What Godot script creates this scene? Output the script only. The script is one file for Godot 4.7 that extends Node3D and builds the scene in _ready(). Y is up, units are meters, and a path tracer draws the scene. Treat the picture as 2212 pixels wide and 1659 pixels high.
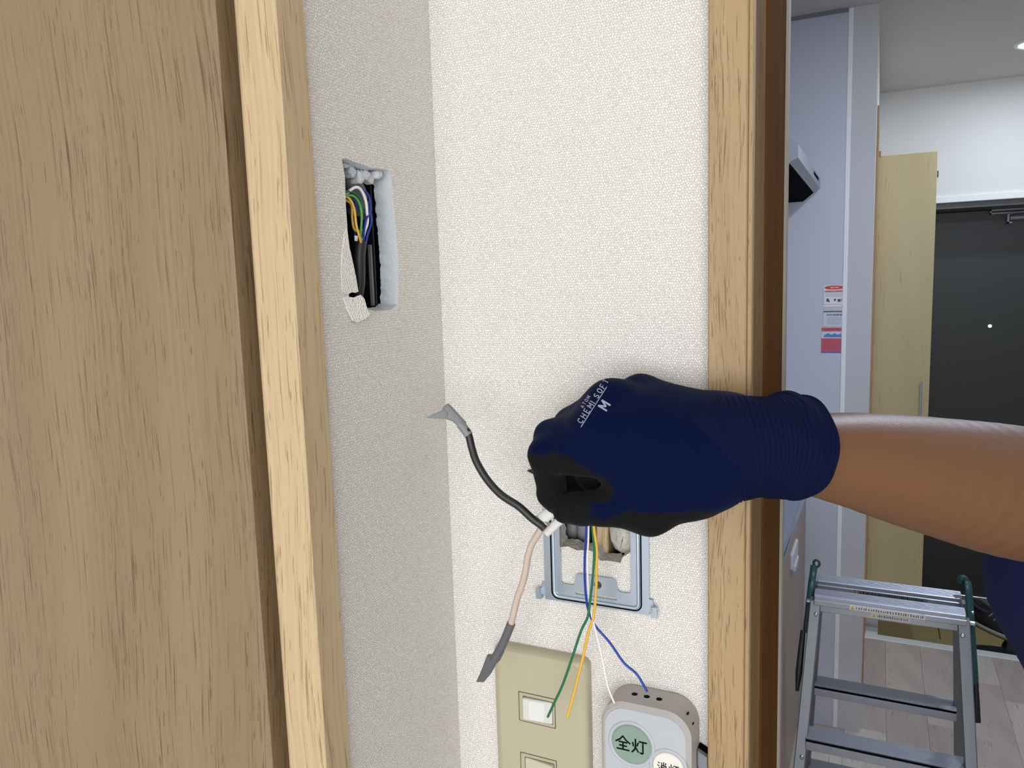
extends Node3D

# An electrician's gloved hand pulling wires out of a wall beside a doorway.
# x runs along the switch wall, y is up, z comes towards the room; metres.

const CEIL := 2.4
var M := {}
var names := {}


func V(x: float, y: float, z: float) -> Vector3:
	return Vector3(x, y, z)


func _ready() -> void:
	# --- camera ---
	var cam := Camera3D.new()
	cam.name = "camera"
	add_child(cam)
	cam.transform = Transform3D(Basis(V(0.90236764, -0.03106345, -0.42984614), V(-0.02615954, 0.99161186, -0.12657647), V(0.43017243, 0.12546309, 0.89398585)), V(0.26415, 1.569, 0.44416))
	cam.fov = 53.11
	cam.near = 0.02
	cam.far = 50.0
	cam.current = true
	# --- sky, exposure ---
	var env := Environment.new()
	env.background_mode = Environment.BG_SKY
	env.sky = Sky.new()
	env.sky.sky_material = PhysicalSkyMaterial.new()
	env.background_energy_multiplier = 0.6
	env.tonemap_mode = Environment.TONE_MAPPER_LINEAR
	env.tonemap_exposure = 1.0
	env.sdfgi_enabled = true
	env.ssao_enabled = true
	env.ssil_enabled = true
	var we := WorldEnvironment.new()
	we.name = "world_environment"
	we.environment = env
	add_child(we)
	# --- daylight through the bedroom window, plus an added side fill ---
	area_light("window_light", V(0.45, 1.4, 3.5), V(0.3, 1.3, 0), Vector2(1.7, 1.7), Color(0.95, 0.978, 1.0), 6.4)
	area_light("added_side_light", V(1.34, 1.45, 2.3), V(0, 1.3, 1.9), Vector2(1.2, 1.5), Color(0.95, 0.978, 1.0), 2.7)  # added fill from an invented, unseen side window; brightens the return wall
	# --- hall downlights ---
	area_light("entry_light", V(0.77, 2.385, -3.07), V(0.77, 0, -3.07), Vector2(0.12, 0.12), Color(0.90, 0.95, 1.0), 0.6)
	area_light("kitchen_light", V(0.66, 2.385, -1.25), V(0.66, 0, -1.25), Vector2(0.12, 0.12), Color(0.86, 0.91, 1.0), 1.4)

	make_materials()
	build_bedroom()
	build_hall()
	build_kitchen()
	build_wall_openings()
	build_switches()
	build_bracket()
	build_ladder()
	build_entry_things()
	build_person()
	build_wires()


# ---------------------------------------------------------------- helpers

func area_light(called: String, at: Vector3, to: Vector3, size: Vector2, c: Color, e: float) -> void:
	var l := AreaLight3D.new()
	l.name = called
	l.area_size = size
	l.area_normalize_energy = true
	l.light_color = c
	l.light_energy = e
	l.shadow_enabled = true
	l.area_range = 12.0
	add_child(l)
	l.look_at_from_position(at, to, Vector3.UP if absf((to - at).normalized().y) < 0.9 else Vector3.FORWARD)


func numbered(called: String) -> String:
	if not names.has(called):
		names[called] = 0
		return called
	names[called] += 1
	return "%s_%03d" % [called, names[called]]


func tag(o: Node, label: String, category: String, group := "") -> Node:
	o.set_meta("label", label)
	o.set_meta("category", category)
	if group:
		o.set_meta("group", group)
	return o


func thing(called: String, label: String, category: String, at := Vector3.ZERO, group := "") -> Node3D:
	var o := Node3D.new()
	o.name = numbered(called)
	add_child(o, true)
	o.position = at
	tag(o, label, category, group)
	return o


func new_st() -> SurfaceTool:
	var st := SurfaceTool.new()
	st.begin(Mesh.PRIMITIVE_TRIANGLES)
	st.set_smooth_group(-1)
	return st


# commits a shape given in world coordinates as one mesh under parent
func obj(called: String, st, m: Material, parent: Node = self) -> MeshInstance3D:
	var o := MeshInstance3D.new()
	if st is SurfaceTool:
		st.generate_normals()
		o.mesh = st.commit()
	else:
		o.mesh = st
	o.mesh.surface_set_material(0, m)
	o.name = numbered(called) if parent == self else called
	parent.add_child(o, true)
	var base := Vector3.ZERO
	var p := parent
	while p != self:
		base += (p as Node3D).position
		p = p.get_parent()
	o.position = -base
	return o


func struct(called: String, st, m: Material, parent: Node = self) -> MeshInstance3D:
	var o := obj(called, st, m, parent)
	if parent == self:
		o.set_meta("kind", "structure")
	return o


func tri(st: SurfaceTool, a: Vector3, b: Vector3, c: Vector3) -> void:
	st.add_vertex(a)
	st.add_vertex(c)
	st.add_vertex(b)


func quad(st: SurfaceTool, a: Vector3, b: Vector3, c: Vector3, d: Vector3) -> void:
	tri(st, a, b, c)
	tri(st, a, c, d)


func quad_out(st: SurfaceTool, a: Vector3, b: Vector3, c: Vector3, d: Vector3, o: Vector3) -> void:
	if (b - a).cross(c - a).dot((a + b + c + d) / 4.0 - o) < 0.0:
		quad(st, a, d, c, b)
	else:
		quad(st, a, b, c, d)


# chamfered box; t places it
func box(st: SurfaceTool, c: Vector3, s: Vector3, b := 0.001, basis := Basis()) -> void:
	var h := s / 2.0
	b = minf(b, minf(h.x, minf(h.y, h.z)) * 0.9)
	var pt := func(face: int, sx: float, sy: float, sz: float) -> Vector3:
		return c + basis * Vector3(sx * (h.x - (0.0 if face == 0 else b)), sy * (h.y - (0.0 if face == 1 else b)), sz * (h.z - (0.0 if face == 2 else b)))
	for f in 3:
		for s1 in [-1.0, 1.0]:
			var q := []
			for k in [[-1.0, -1.0], [1.0, -1.0], [1.0, 1.0], [-1.0, 1.0]]:
				q.append(pt.call(f, s1, k[0], k[1]) if f == 0 else pt.call(f, k[0], s1, k[1]) if f == 1 else pt.call(f, k[0], k[1], s1))
			quad_out(st, q[0], q[1], q[2], q[3], c)
	if b <= 0.0:
		return
	for s1 in [-1.0, 1.0]:
		for s2 in [-1.0, 1.0]:
			quad_out(st, pt.call(0, s1, s2, -1.0), pt.call(0, s1, s2, 1.0), pt.call(1, s1, s2, 1.0), pt.call(1, s1, s2, -1.0), c)
			quad_out(st, pt.call(0, s1, -1.0, s2), pt.call(0, s1, 1.0, s2), pt.call(2, s1, 1.0, s2), pt.call(2, s1, -1.0, s2), c)
			quad_out(st, pt.call(1, -1.0, s1, s2), pt.call(1, 1.0, s1, s2), pt.call(2, 1.0, s1, s2), pt.call(2, -1.0, s1, s2), c)
			for s3 in [-1.0, 1.0]:
				var p0: Vector3 = pt.call(0, s1, s2, s3)
				var p1: Vector3 = pt.call(1, s1, s2, s3)
				var p2: Vector3 = pt.call(2, s1, s2, s3)
				if (p1 - p0).cross(p2 - p0).dot(p0 - c) < 0.0:
					tri(st, p0, p2, p1)
				else:
					tri(st, p0, p1, p2)


func span(st: SurfaceTool, lo: Vector3, hi: Vector3, b := 0.001) -> void:
	box(st, (lo + hi) / 2.0, hi - lo, b)


func slab(lo: Vector3, hi: Vector3, b := 0.001) -> SurfaceTool:
	var st := new_st()
	span(st, lo, hi, b)
	return st


func smooth_line(pts: Array, sub := 6) -> PackedVector3Array:
	var out := PackedVector3Array()
	for i in pts.size() - 1:
		var p0: Vector3 = pts[maxi(i - 1, 0)]
		var p1: Vector3 = pts[i]
		var p2: Vector3 = pts[i + 1]
		var p3: Vector3 = pts[mini(i + 2, pts.size() - 1)]
		for k in sub:
			out.append(p1.cubic_interpolate(p2, p0, p3, float(k) / sub))
	out.append(pts[-1])
	return out


# swept tube; r is a number or one number per point; flat squeezes it along the second axis
func tube(st: SurfaceTool, pts, r, n := 10, flat := 1.0, closed := false, up := Vector3(0.13, 0.31, 0.94)) -> void:
	st.set_smooth_group(1)
	var rings := []
	var side := Vector3.ZERO
	for i in pts.size():
		var a: Vector3 = pts[i - 1] if i > 0 or closed else pts[0]
		var b: Vector3 = pts[(i + 1) % pts.size()] if i + 1 < pts.size() or closed else pts[i]
		var d: Vector3 = (b - a).normalized()
		side = (d.cross(up) if side == Vector3.ZERO else side - d * side.dot(d)).normalized()
		var other: Vector3 = d.cross(side)
		var ring := PackedVector3Array()
		var rr: float = r[i] if r is Array or r is PackedFloat32Array else r
		for k in n:
			var t := TAU * k / n
			ring.append(pts[i] + side * cos(t) * rr + other * sin(t) * rr * flat)
		rings.append(ring)
	loft(st, rings, closed)


# joins rings of equal size; caps both ends unless they close on themselves
func loft(st: SurfaceTool, rings: Array, closed := false, caps := true) -> void:
	st.set_smooth_group(1)
	var n: int = rings[0].size()
	for i in rings.size() - (0 if closed else 1):
		var a: PackedVector3Array = rings[i]
		var b: PackedVector3Array = rings[(i + 1) % rings.size()]
		for k in n:
			var l := (k + 1) % n
			quad(st, a[k], a[l], b[l], b[k])
	if not closed and caps:
		st.set_smooth_group(-1)
		for e in [0, rings.size() - 1]:
			var c := Vector3.ZERO
			for p in rings[e]:
				c += p / n
			for k in n:
				if e == 0:
					tri(st, c, rings[e][(k + 1) % n], rings[e][k])
				else:
					tri(st, c, rings[e][k], rings[e][(k + 1) % n])
	st.set_smooth_group(-1)


# extrudes a counter-clockwise outline from depth z0 to z1 (front), placed by t, front edge chamfered by b
func prism(st: SurfaceTool, poly: PackedVector2Array, z0: float, z1: float, t := Transform3D(), b := 0.0) -> void:
	if not Geometry2D.is_polygon_clockwise(poly):
		pass
	else:
		poly = poly.duplicate()
		poly.reverse()
	var front := inset(poly, b)
	var n := poly.size()
	var ix := Geometry2D.triangulate_polygon(front)
	for i in range(0, ix.size(), 3):
		var a := front[ix[i]]
		var c := front[ix[i + 1]]
		var d := front[ix[i + 2]]
		if (c - a).cross(d - a) < 0.0:
			var e := c
			c = d
			d = e
		tri(st, t * Vector3(a.x, a.y, z1), t * Vector3(c.x, c.y, z1), t * Vector3(d.x, d.y, z1))
	ix = Geometry2D.triangulate_polygon(poly)
	for i in range(0, ix.size(), 3):
		var a := poly[ix[i]]
		var c := poly[ix[i + 1]]
		var d := poly[ix[i + 2]]
		if (c - a).cross(d - a) > 0.0:
			var e := c
			c = d
			d = e
		tri(st, t * Vector3(a.x, a.y, z0), t * Vector3(c.x, c.y, z0), t * Vector3(d.x, d.y, z0))
	for i in n:
		var j := (i + 1) % n
		var p := poly[i]
		var q := poly[j]
		quad(st, t * Vector3(p.x, p.y, z0), t * Vector3(q.x, q.y, z0), t * Vector3(q.x, q.y, z1 - b), t * Vector3(p.x, p.y, z1 - b))
		if b > 0.0:
			quad(st, t * Vector3(p.x, p.y, z1 - b), t * Vector3(q.x, q.y, z1 - b), t * Vector3(front[j].x, front[j].y, z1), t * Vector3(front[i].x, front[i].y, z1))


func inset(poly: PackedVector2Array, b: float) -> PackedVector2Array:
	if b == 0.0:
		return poly
	var out := PackedVector2Array()
	var n := poly.size()
	for i in n:
		var e0 := (poly[i] - poly[(i + n - 1) % n]).normalized()
		var e1 := (poly[(i + 1) % n] - poly[i]).normalized()
		var m := (Vector2(-e0.y, e0.x) + Vector2(-e1.y, e1.x)).normalized()
		out.append(poly[i] + m * b / maxf(0.5, m.dot(Vector2(-e1.y, e1.x))))
	return out


func rounded(x0: float, y0: float, x1: float, y1: float, r: float, n := 6) -> PackedVector2Array:
	var out := PackedVector2Array()
	for k in 4:
		var c := Vector2(x1 - r if k in [0, 3] else x0 + r, y1 - r if k < 2 else y0 + r)
		for i in n + 1:
			var a := PI / 2 * (k + float(i) / n)
			out.append(c + r * Vector2(cos(a), sin(a)))
	return out


func circle(c: Vector2, rx: float, ry: float, n := 32) -> PackedVector2Array:
	var out := PackedVector2Array()
	for i in n:
		out.append(c + Vector2(rx * cos(TAU * i / n), ry * sin(TAU * i / n)))
	return out


# a board with a ragged hole: front and back faces of the rectangle in st, the broken edge in edge
func holed(st: SurfaceTool, edge: SurfaceTool, lo: Vector2, hi: Vector2, hole: PackedVector2Array, thick: float, t: Transform3D) -> void:
	if Geometry2D.is_polygon_clockwise(hole):
		hole.reverse()
	var l := 0
	var r := 0
	for i in hole.size():
		if hole[i].x < hole[l].x:
			l = i
		if hole[i].x > hole[r].x:
			r = i
	var n := hole.size()
	var upper := PackedVector2Array([Vector2(lo.x, hole[l].y)])
	var i := l
	while i != r:
		upper.append(hole[i])
		i = (i + n - 1) % n
	upper.append_array([hole[r], Vector2(hi.x, hole[r].y), hi, Vector2(lo.x, hi.y)])
	var lower := PackedVector2Array([Vector2(lo.x, hole[l].y), lo, Vector2(hi.x, lo.y), Vector2(hi.x, hole[r].y)])
	i = r
	while i != l:
		lower.append(hole[i])
		i = (i + n - 1) % n
	lower.append(hole[l])
	for poly in [upper, lower]:
		var ix := Geometry2D.triangulate_polygon(poly)
		for k in range(0, ix.size(), 3):
			var a: Vector2 = poly[ix[k]]
			var b: Vector2 = poly[ix[k + 1]]
			var c: Vector2 = poly[ix[k + 2]]
			if (b - a).cross(c - a) < 0.0:
				var e := b
				b = c
				c = e
			tri(st, t * Vector3(a.x, a.y, 0), t * Vector3(b.x, b.y, 0), t * Vector3(c.x, c.y, 0))
			tri(st, t * Vector3(a.x, a.y, -thick), t * Vector3(c.x, c.y, -thick), t * Vector3(b.x, b.y, -thick))
	var rng := RandomNumberGenerator.new()
	rng.seed = 5
	# the broken edge, subdivided and crumbled
	var fine := PackedVector2Array()
	for k in n:
		var a := hole[k]
		var b := hole[(k + 1) % n]
		var m := maxi(1, int(a.distance_to(b) / 0.0015))
		for q in m:
			fine.append(a.lerp(b, float(q) / m))
	var rows := []
	var cen := Vector2.ZERO
	for p in fine:
		cen += p / fine.size()
	for z in [0.0, 0.25, 0.5, 0.75, 1.0]:
		var row := PackedVector3Array()
		for p in fine:
			var j: Vector2 = p + (Vector2.ZERO if z == 0.0 else Vector2(rng.randf_range(-1, 1), rng.randf_range(-1, 1)) * 0.0006 * z + (cen - p).normalized() * 0.0012 * z)
			row.append(t * Vector3(j.x, j.y, -thick * z))
		rows.append(row)
	edge.set_smooth_group(1)
	for z in 4:
		for k in fine.size():
			var q := (k + 1) % fine.size()
			quad(edge, rows[z][k], rows[z + 1][k], rows[z + 1][q], rows[z][q])
	edge.set_smooth_group(-1)


# pen strokes as raised flat ribbons on a plane: origin o, x axis u, y axis v
func strokes(st: SurfaceTool, lines: Array, o: Vector3, u: Vector3, v: Vector3, w: float, h := 0.00025) -> void:
	var nn := u.cross(v).normalized()
	for line in lines:
		h += 0.00001
		for i in line.size() - 1:
			var a: Vector3 = o + u * line[i][0] + v * line[i][1]
			var b: Vector3 = o + u * line[i + 1][0] + v * line[i + 1][1]
			var d := (b - a).normalized()
			var s := nn.cross(d) * w / 2.0
			a -= d * w * 0.35
			b += d * w * 0.35
			quad(st, a - s + nn * h, b - s + nn * h, b + s + nn * h, a + s + nn * h)
			quad(st, a - s, b - s, b - s + nn * h, a - s + nn * h)
			quad(st, b + s, a + s, a + s + nn * h, b + s + nn * h)
			quad(st, b - s, b + s, b + s + nn * h, b - s + nn * h)
			quad(st, a + s, a - s, a - s + nn * h, a + s + nn * h)


# ---------------------------------------------------------------- materials

func mat(called: String, c: Color, rough := 0.6, metal := 0.0) -> StandardMaterial3D:
	var m := StandardMaterial3D.new()
	m.resource_name = called
	m.albedo_color = c
	m.roughness = rough
	m.metallic = metal
	M[called] = m
	return m


func hash2(i: int, j: int) -> float:
	var h := (i * 374761393 + j * 668265263) & 0x7fffffff
	h = ((h ^ (h >> 13)) * 1274126177) & 0x7fffffff
	return float((h ^ (h >> 16)) & 0xffff) / 65535.0


func triplanar(m: StandardMaterial3D, t: Texture2D, scale: Vector3, height: Texture2D = null, depth := 0.0) -> void:
	m.uv1_triplanar = true
	m.uv1_world_triplanar = true
	m.uv1_triplanar_sharpness = 8.0
	m.uv1_scale = scale
	if t:
		m.albedo_texture = t
	if height:
		m.heightmap_enabled = true
		m.heightmap_texture = height
		m.heightmap_scale = depth


# irregular woven wallpaper: threads over and under
func weave_images(n: int, size: int, gap: Color, thread: Color, irregular: float) -> Array:
	var a := Image.create(size, size, false, Image.FORMAT_RGB8)
	var b := Image.create(size, size, false, Image.FORMAT_RGB8)
	for y in size:
		for x in size:
			var u := float(x) / size * n
			var v := float(y) / size * n
			u += 0.22 * sin(TAU * (3.0 * v / n + 0.1)) + 0.15 * sin(TAU * 11.0 * v / n)
			v += 0.22 * sin(TAU * (2.0 * float(x) / size)) + 0.15 * sin(TAU * 13.0 * x / size)
			var i := posmod(floori(u), n)
			var j := posmod(floori(v), n)
			var fu := u - floorf(u)
			var fv := v - floorf(v)
			var over := ((i + j) % 2 == 0) != (hash2(i, j) < irregular)
			var across := fu if over else fv
			var along := fv if over else fu
			var p := 1.0 - pow(absf(2.0 * across - 1.0), 2.2)
			p *= 1.0 - 0.55 * pow(absf(2.0 * along - 1.0), 3.0)
			p *= 0.72 + 0.28 * hash2(i + 71, j + 13)
			var h := clampf(p, 0.0, 1.0)
			var s := smoothstep(0.12, 0.72, h)
			a.set_pixel(x, y, gap.lerp(thread, s))
			b.set_pixel(x, y, Color(h, h, h))
	return [ImageTexture.create_from_image(a), ImageTexture.create_from_image(b)]


# textured wallpaper: short raised threads lying this way and that, with dull gaps between
func pebble_images(n: int, size: int, gap: Color, thread: Color) -> Array:
	var a := Image.create(size, size, false, Image.FORMAT_RGB8)
	var b := Image.create(size, size, false, Image.FORMAT_RGB8)
	var px := PackedFloat32Array()
	var py := PackedFloat32Array()
	var pl := PackedFloat32Array()
	for j in n:
		for i in n:
			px.append(i + 0.5 + 0.62 * (hash2(i, j) - 0.5) + (0.25 if j % 2 == 0 else -0.25))
			py.append(j + 0.5 + 0.62 * (hash2(i + 311, j) - 0.5))
			pl.append(hash2(i, j + 977))
	for y in size:
		var v := float(y) / size * n
		var jv := int(v)
		for x in size:
			var u := float(x) / size * n
			var iu := int(u)
			var f1 := 9.0
			var f2 := 9.0
			var tone := 0.0
			for dj in [-1, 0, 1]:
				var j: int = jv + dj
				var wj := posmod(j, n)
				for di in [-1, 0, 1]:
					var i: int = iu + di
					var wi := posmod(i, n)
					var k := wi + wj * n
					var ex := px[k] + (i - wi) - u
					var ey := py[k] + (j - wj) - v
					# each thread is longer one way: along the diagonal, across it or upright
					var lean := pl[k]
					var along := ex * 0.8 + ey * 0.6 if lean < 0.6 else ex * 0.7 - ey * 0.7 if lean < 0.8 else ey
					var d := ex * ex + ey * ey - 0.72 * along * along
					if d < f1:
						f2 = f1
						f1 = d
						tone = lean
					elif d < f2:
						f2 = d
			var h := clampf((sqrt(f2) - sqrt(f1)) * 1.35 + 0.05, 0.0, 1.0)
			h *= 0.82 + 0.18 * hash2(int(tone * 9999.0), 5)
			a.set_pixel(x, y, gap.lerp(thread, smoothstep(0.02, 0.75, h)))
			b.set_pixel(x, y, Color(h, h, h))
	return [ImageTexture.create_from_image(a), ImageTexture.create_from_image(b)]


# straight-grained veneer, repeating both ways: warped grain bands and short dark pores
func wood_image(w: int, h: int, sd: int, base: Color, dark: Color, pores: int, bands: float, longest: float, strength := 1.0) -> Texture2D:
	var rng := RandomNumberGenerator.new()
	rng.seed = sd
	var im := Image.create(w, h, false, Image.FORMAT_RGB8)
	var warp := PackedFloat32Array()
	var ph := [rng.randf() * TAU, rng.randf() * TAU, rng.randf() * TAU]
	for y in h:
		var v := TAU * y / h
		warp.append(0.012 * sin(v + ph[0]) + 0.006 * sin(2.0 * v + ph[1]) + 0.0018 * sin(5.0 * v + ph[2]))
	var comps := []
	for k in 16:
		comps.append([rng.randi_range(2, 5) if k < 4 else rng.randi_range(9, 60), rng.randi_range(-1, 1), rng.randf() * TAU, (1.0 if k < 4 else 0.5) * rng.randf_range(0.4, 1.0)])
	for y in h:
		var v := float(y) / h
		for x in w:
			var u := float(x) / w + warp[y]
			var s := 0.0
			for c in comps:
				s += c[3] * sin(TAU * (c[0] * u + c[1] * v) + c[2])
			im.set_pixel(x, y, base.lerp(dark, clampf(0.28 + bands * s * 0.12, 0.0, 0.75)))
	for k in pores:
		var x0 := rng.randf()
		var y0 := rng.randi_range(0, h - 1)
		var density := 0.5 + 0.5 * sin(TAU * (2.0 * x0 + 0.2) + 1.5 * sin(TAU * 5.0 * x0))
		if rng.randf() > 0.25 + 0.75 * density:
			continue
		var len := int(longest * (0.12 + 0.88 * pow(rng.randf(), 2.0)))
		var wd := rng.randi_range(2, 4) if rng.randf() < 0.6 else 1
		var dk := minf(0.95, strength * rng.randf_range(0.12, 0.75) * (0.7 if wd > 2 else 1.0))
		var lean := rng.randf_range(-0.03, 0.03)
		for q in len:
			var y := (y0 + q) % h
			var f := dk * sin(PI * (q + 0.5) / len)
			for e in wd:
				var x := posmod(int((x0 - warp[y]) * w + lean * q) + e, w)
				im.set_pixel(x, y, im.get_pixel(x, y).lerp(dark.darkened(0.25), f))
	return ImageTexture.create_from_image(im)


func noise_tex(freq: float, sd: int, size := 512, octaves := 4) -> NoiseTexture2D:
	var f := FastNoiseLite.new()
	f.seed = sd
	f.frequency = freq
	f.fractal_octaves = octaves
	var t := NoiseTexture2D.new()
	t.noise = f
	t.width = size
	t.height = size
	t.seamless = true
	return t


func make_materials() -> void:
	var w := pebble_images(60, 600, Color8(198, 190, 181), Color8(246, 243, 239))
	triplanar(mat("wallpaper", Color.WHITE, 0.75), w[0], Vector3.ONE / 0.090, w[1], 0.032)
	triplanar(mat("lit_peeled_paper", Color8(232, 227, 219), 0.7), null, Vector3.ONE / 0.11, w[1], 0.07)  # paler tone puts the light caught by the tilted flap into the colour
	mat("white_paper", Color8(232, 228, 222), 0.8)
	var wd := wood_image(1024, 1024, 3, Color8(206, 184, 148), Color8(160, 126, 86), 3200, 0.35, 120.0, 1.2)
	triplanar(mat("frame_wood", Color.WHITE, 0.5), wd, Vector3(1.0 / 0.2, 1.0 / 0.42, 1.0 / 0.2))
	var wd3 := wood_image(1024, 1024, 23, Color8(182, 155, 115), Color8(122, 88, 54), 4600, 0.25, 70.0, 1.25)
	triplanar(mat("shaded_casing_wood", Color.WHITE, 0.55), wd3, Vector3(1.0 / 0.16, 1.0 / 0.36, 1.0 / 0.16))  # darker copy of the frame wood: dimmer light put into its colour
	var wd2 := wood_image(1024, 1024, 11, Color8(148, 129, 99), Color8(112, 80, 52), 3600, 0.3, 100.0, 1.05)
	triplanar(mat("door_wood", Color.WHITE, 0.5), wd2, Vector3(1.0 / 0.26, 1.0 / 0.5, 1.0 / 0.26))
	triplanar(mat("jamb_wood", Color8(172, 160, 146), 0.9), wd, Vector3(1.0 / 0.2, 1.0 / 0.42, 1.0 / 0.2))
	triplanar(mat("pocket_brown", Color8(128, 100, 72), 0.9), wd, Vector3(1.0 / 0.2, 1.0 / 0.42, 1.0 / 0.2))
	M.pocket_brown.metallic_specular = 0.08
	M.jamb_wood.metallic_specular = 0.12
	mat("gypsum", Color8(205, 208, 212), 0.95)
	triplanar(M.gypsum, null, Vector3.ONE * 30.0, noise_tex(0.03, 4), 0.025)
	mat("mortar", Color8(204, 199, 190), 0.95)
	triplanar(M.mortar, null, Vector3.ONE * 22.0, noise_tex(0.02, 8), 0.07)
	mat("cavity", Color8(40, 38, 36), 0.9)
	mat("plain_wall", Color8(226, 224, 222), 0.8)
	triplanar(M.plain_wall, null, Vector3.ONE * 3.0, noise_tex(0.12, 21), 0.04)
	mat("partition_paper", Color8(200, 198, 199), 0.8)
	mat("bedroom_white", Color8(238, 236, 232), 0.85)
	mat("ceiling_paint", Color8(200, 196, 189), 0.9)
	mat("white_trim", Color8(236, 238, 238), 0.45)
	mat("edge_grey", Color8(150, 143, 132), 0.6)
	mat("kitchen_panel", Color8(196, 197, 208), 0.35)
	mat("cream_switch", Color8(178, 170, 143), 0.38)
	mat("switch_shade", Color8(60, 54, 46), 0.7)
	mat("rocker_white", Color8(206, 204, 196), 0.3)
	mat("pane_white", Color8(218, 217, 212), 0.25)
	mat("rocker_cream", Color8(196, 189, 164), 0.35)
	mat("remote_white", Color8(178, 180, 184), 0.42)
	mat("remote_side", Color8(180, 174, 169), 0.5)
	mat("button_green", Color8(128, 150, 136), 0.5)
	mat("button_cream", Color8(226, 220, 208), 0.45)
	mat("ink", Color8(22, 22, 24), 0.6)
	M.ink.metallic_specular = 0.1
	mat("zinc", Color8(190, 205, 220), 0.28, 0.85)
	mat("brass_screw", Color8(84, 74, 60), 0.5, 0.6)
	mat("aluminium", Color8(170, 173, 182), 0.42, 0.9)
	triplanar(M.aluminium, null, Vector3(3.0, 60.0, 60.0), noise_tex(0.02, 33), 0.006)
	mat("aluminium_shaded", Color8(138, 140, 144), 0.5, 0.85)  # darker aluminium copy; shade on the stiles put into the colour
	mat("steel", Color8(188, 196, 204), 0.25, 0.95)
	mat("dark_green", Color8(16, 62, 60), 0.45)
	mat("black_plastic", Color8(20, 20, 23), 0.5)
	mat("grey_plastic", Color8(126, 126, 130), 0.5)
	mat("grey_tape", Color8(92, 92, 96), 0.45)
	mat("light_tape", Color8(128, 129, 130), 0.45)
	mat("black_cable", Color8(34, 32, 32), 0.45)
	mat("beige_cable", Color8(196, 176, 162), 0.5)
	mat("white_cable", Color8(214, 210, 206), 0.5)
	mat("grey_cable", Color8(128, 128, 132), 0.5)
	mat("wire_blue", Color8(18, 50, 150), 0.35)
	mat("wire_green", Color8(18, 104, 66), 0.35)
	mat("wire_light_green", Color8(72, 158, 70), 0.35)
	mat("wire_yellow", Color8(222, 176, 64), 0.35)
	mat("wire_white", Color8(238, 233, 228), 0.35)
	mat("copper", Color8(190, 150, 120), 0.3, 1.0)
	var cl := wood_image(512, 512, 17, Color8(206, 189, 146), Color8(192, 170, 124), 90, 0.5, 60.0)
	triplanar(mat("light_wood", Color.WHITE, 0.45), cl, Vector3(1.0 / 0.5, 1.0 / 0.9, 1.0 / 0.5))
	mat("brown_casing", Color8(172, 140, 100), 0.5)
	mat("entry_dark", Color8(58, 59, 57), 0.42)
	mat("entry_frame", Color8(92, 90, 88), 0.4)
	mat("closer_grey", Color8(150, 150, 152), 0.4, 0.3)
	mat("genkan_tile", Color8(170, 152, 104), 0.7)
	triplanar(M.genkan_tile, null, Vector3.ONE * 6.0, noise_tex(0.05, 41), 0.03)
	mat("grout", Color8(96, 78, 44), 0.9)
	mat("cabinet_brown", Color8(158, 138, 124), 0.4)
	mat("hood_grey", Color8(150, 153, 160), 0.35, 0.2)
	mat("hood_black", Color8(10, 10, 11), 0.9)
	M.hood_black.metallic_specular = 0.1
	mat("latch_white", Color8(196, 201, 208), 0.4)
	for k in 5:
		var c: Color = [Color8(228, 213, 201), Color8(212, 197, 187), Color8(196, 182, 174), Color8(221, 210, 200), Color8(206, 191, 181)][k]
		var fl := wood_image(256, 256, 60 + k, c, c.darkened(0.12), 120, 0.8, 40.0)
		var fm := mat("plank_%d" % k, Color.WHITE, 0.4)
		triplanar(fm, fl, Vector3(1.0 / 0.3, 1.0 / 0.3, 1.0 / 0.3))
	mat("plank_gap", Color8(150, 138, 130), 0.8)
	mat("shoe_black", Color8(24, 24, 28), 0.75)
	mat("shoe_grey", Color8(58, 58, 66), 0.8)
	mat("shoe_white", Color8(188, 184, 180), 0.6)
	# glove: knitted nylon, the colour per vertex
	var kn := weave_images(48, 384, Color8(190, 190, 190), Color8(255, 255, 255), 0.0)
	mat("glove", Color.WHITE, 0.85)
	M.glove.vertex_color_use_as_albedo = true
	triplanar(M.glove, kn[0], Vector3.ONE / 0.026, kn[1], 0.006)
	M.glove.rim_enabled = true
	M.glove.rim = 0.06
	M.glove.rim_tint = 0.8
	mat("cuff", Color8(13, 20, 54), 0.85)
	triplanar(M.cuff, kn[0], Vector3.ONE / 0.026, kn[1], 0.006)
	M.cuff.rim_enabled = true
	M.cuff.rim = 0.06
	M.cuff.rim_tint = 0.8
	for k in ["glove", "cuff"]:
		M[k].metallic_specular = 0.2
	mat("glove_print", Color8(150, 153, 168), 0.8)
	mat("skin", Color8(116, 79, 50), 0.46)
	triplanar(M.skin, null, Vector3.ONE * 30.0, noise_tex(0.09, 55), 0.008)
	M.skin.subsurf_scatter_enabled = true
	M.skin.subsurf_scatter_strength = 0.12
	mat("shirt_blue", Color8(8, 19, 80), 0.9)
	triplanar(M.shirt_blue, kn[0], Vector3.ONE / 0.06, kn[1], 0.02)
	mat("trousers_navy", Color8(30, 34, 52), 0.9)
	mat("hair_black", Color8(24, 20, 18), 0.6)
	mat("lamp_glow", Color.WHITE, 0.5)
	M.lamp_glow.emission_enabled = true
	M.lamp_glow.emission = Color(0.95, 0.98, 1.0)
	M.lamp_glow.emission_energy_multiplier = 4.0
	mat("scope_glow", Color.WHITE, 0.5)
	M.scope_glow.emission_enabled = true
	M.scope_glow.emission = Color(1.0, 1.0, 1.0)  # emission stands in for outside light seen through the peephole
	M.scope_glow.emission_energy_multiplier = 1.2
	mat("window_glass", Color(1, 1, 1, 0.08), 0.05)
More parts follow.
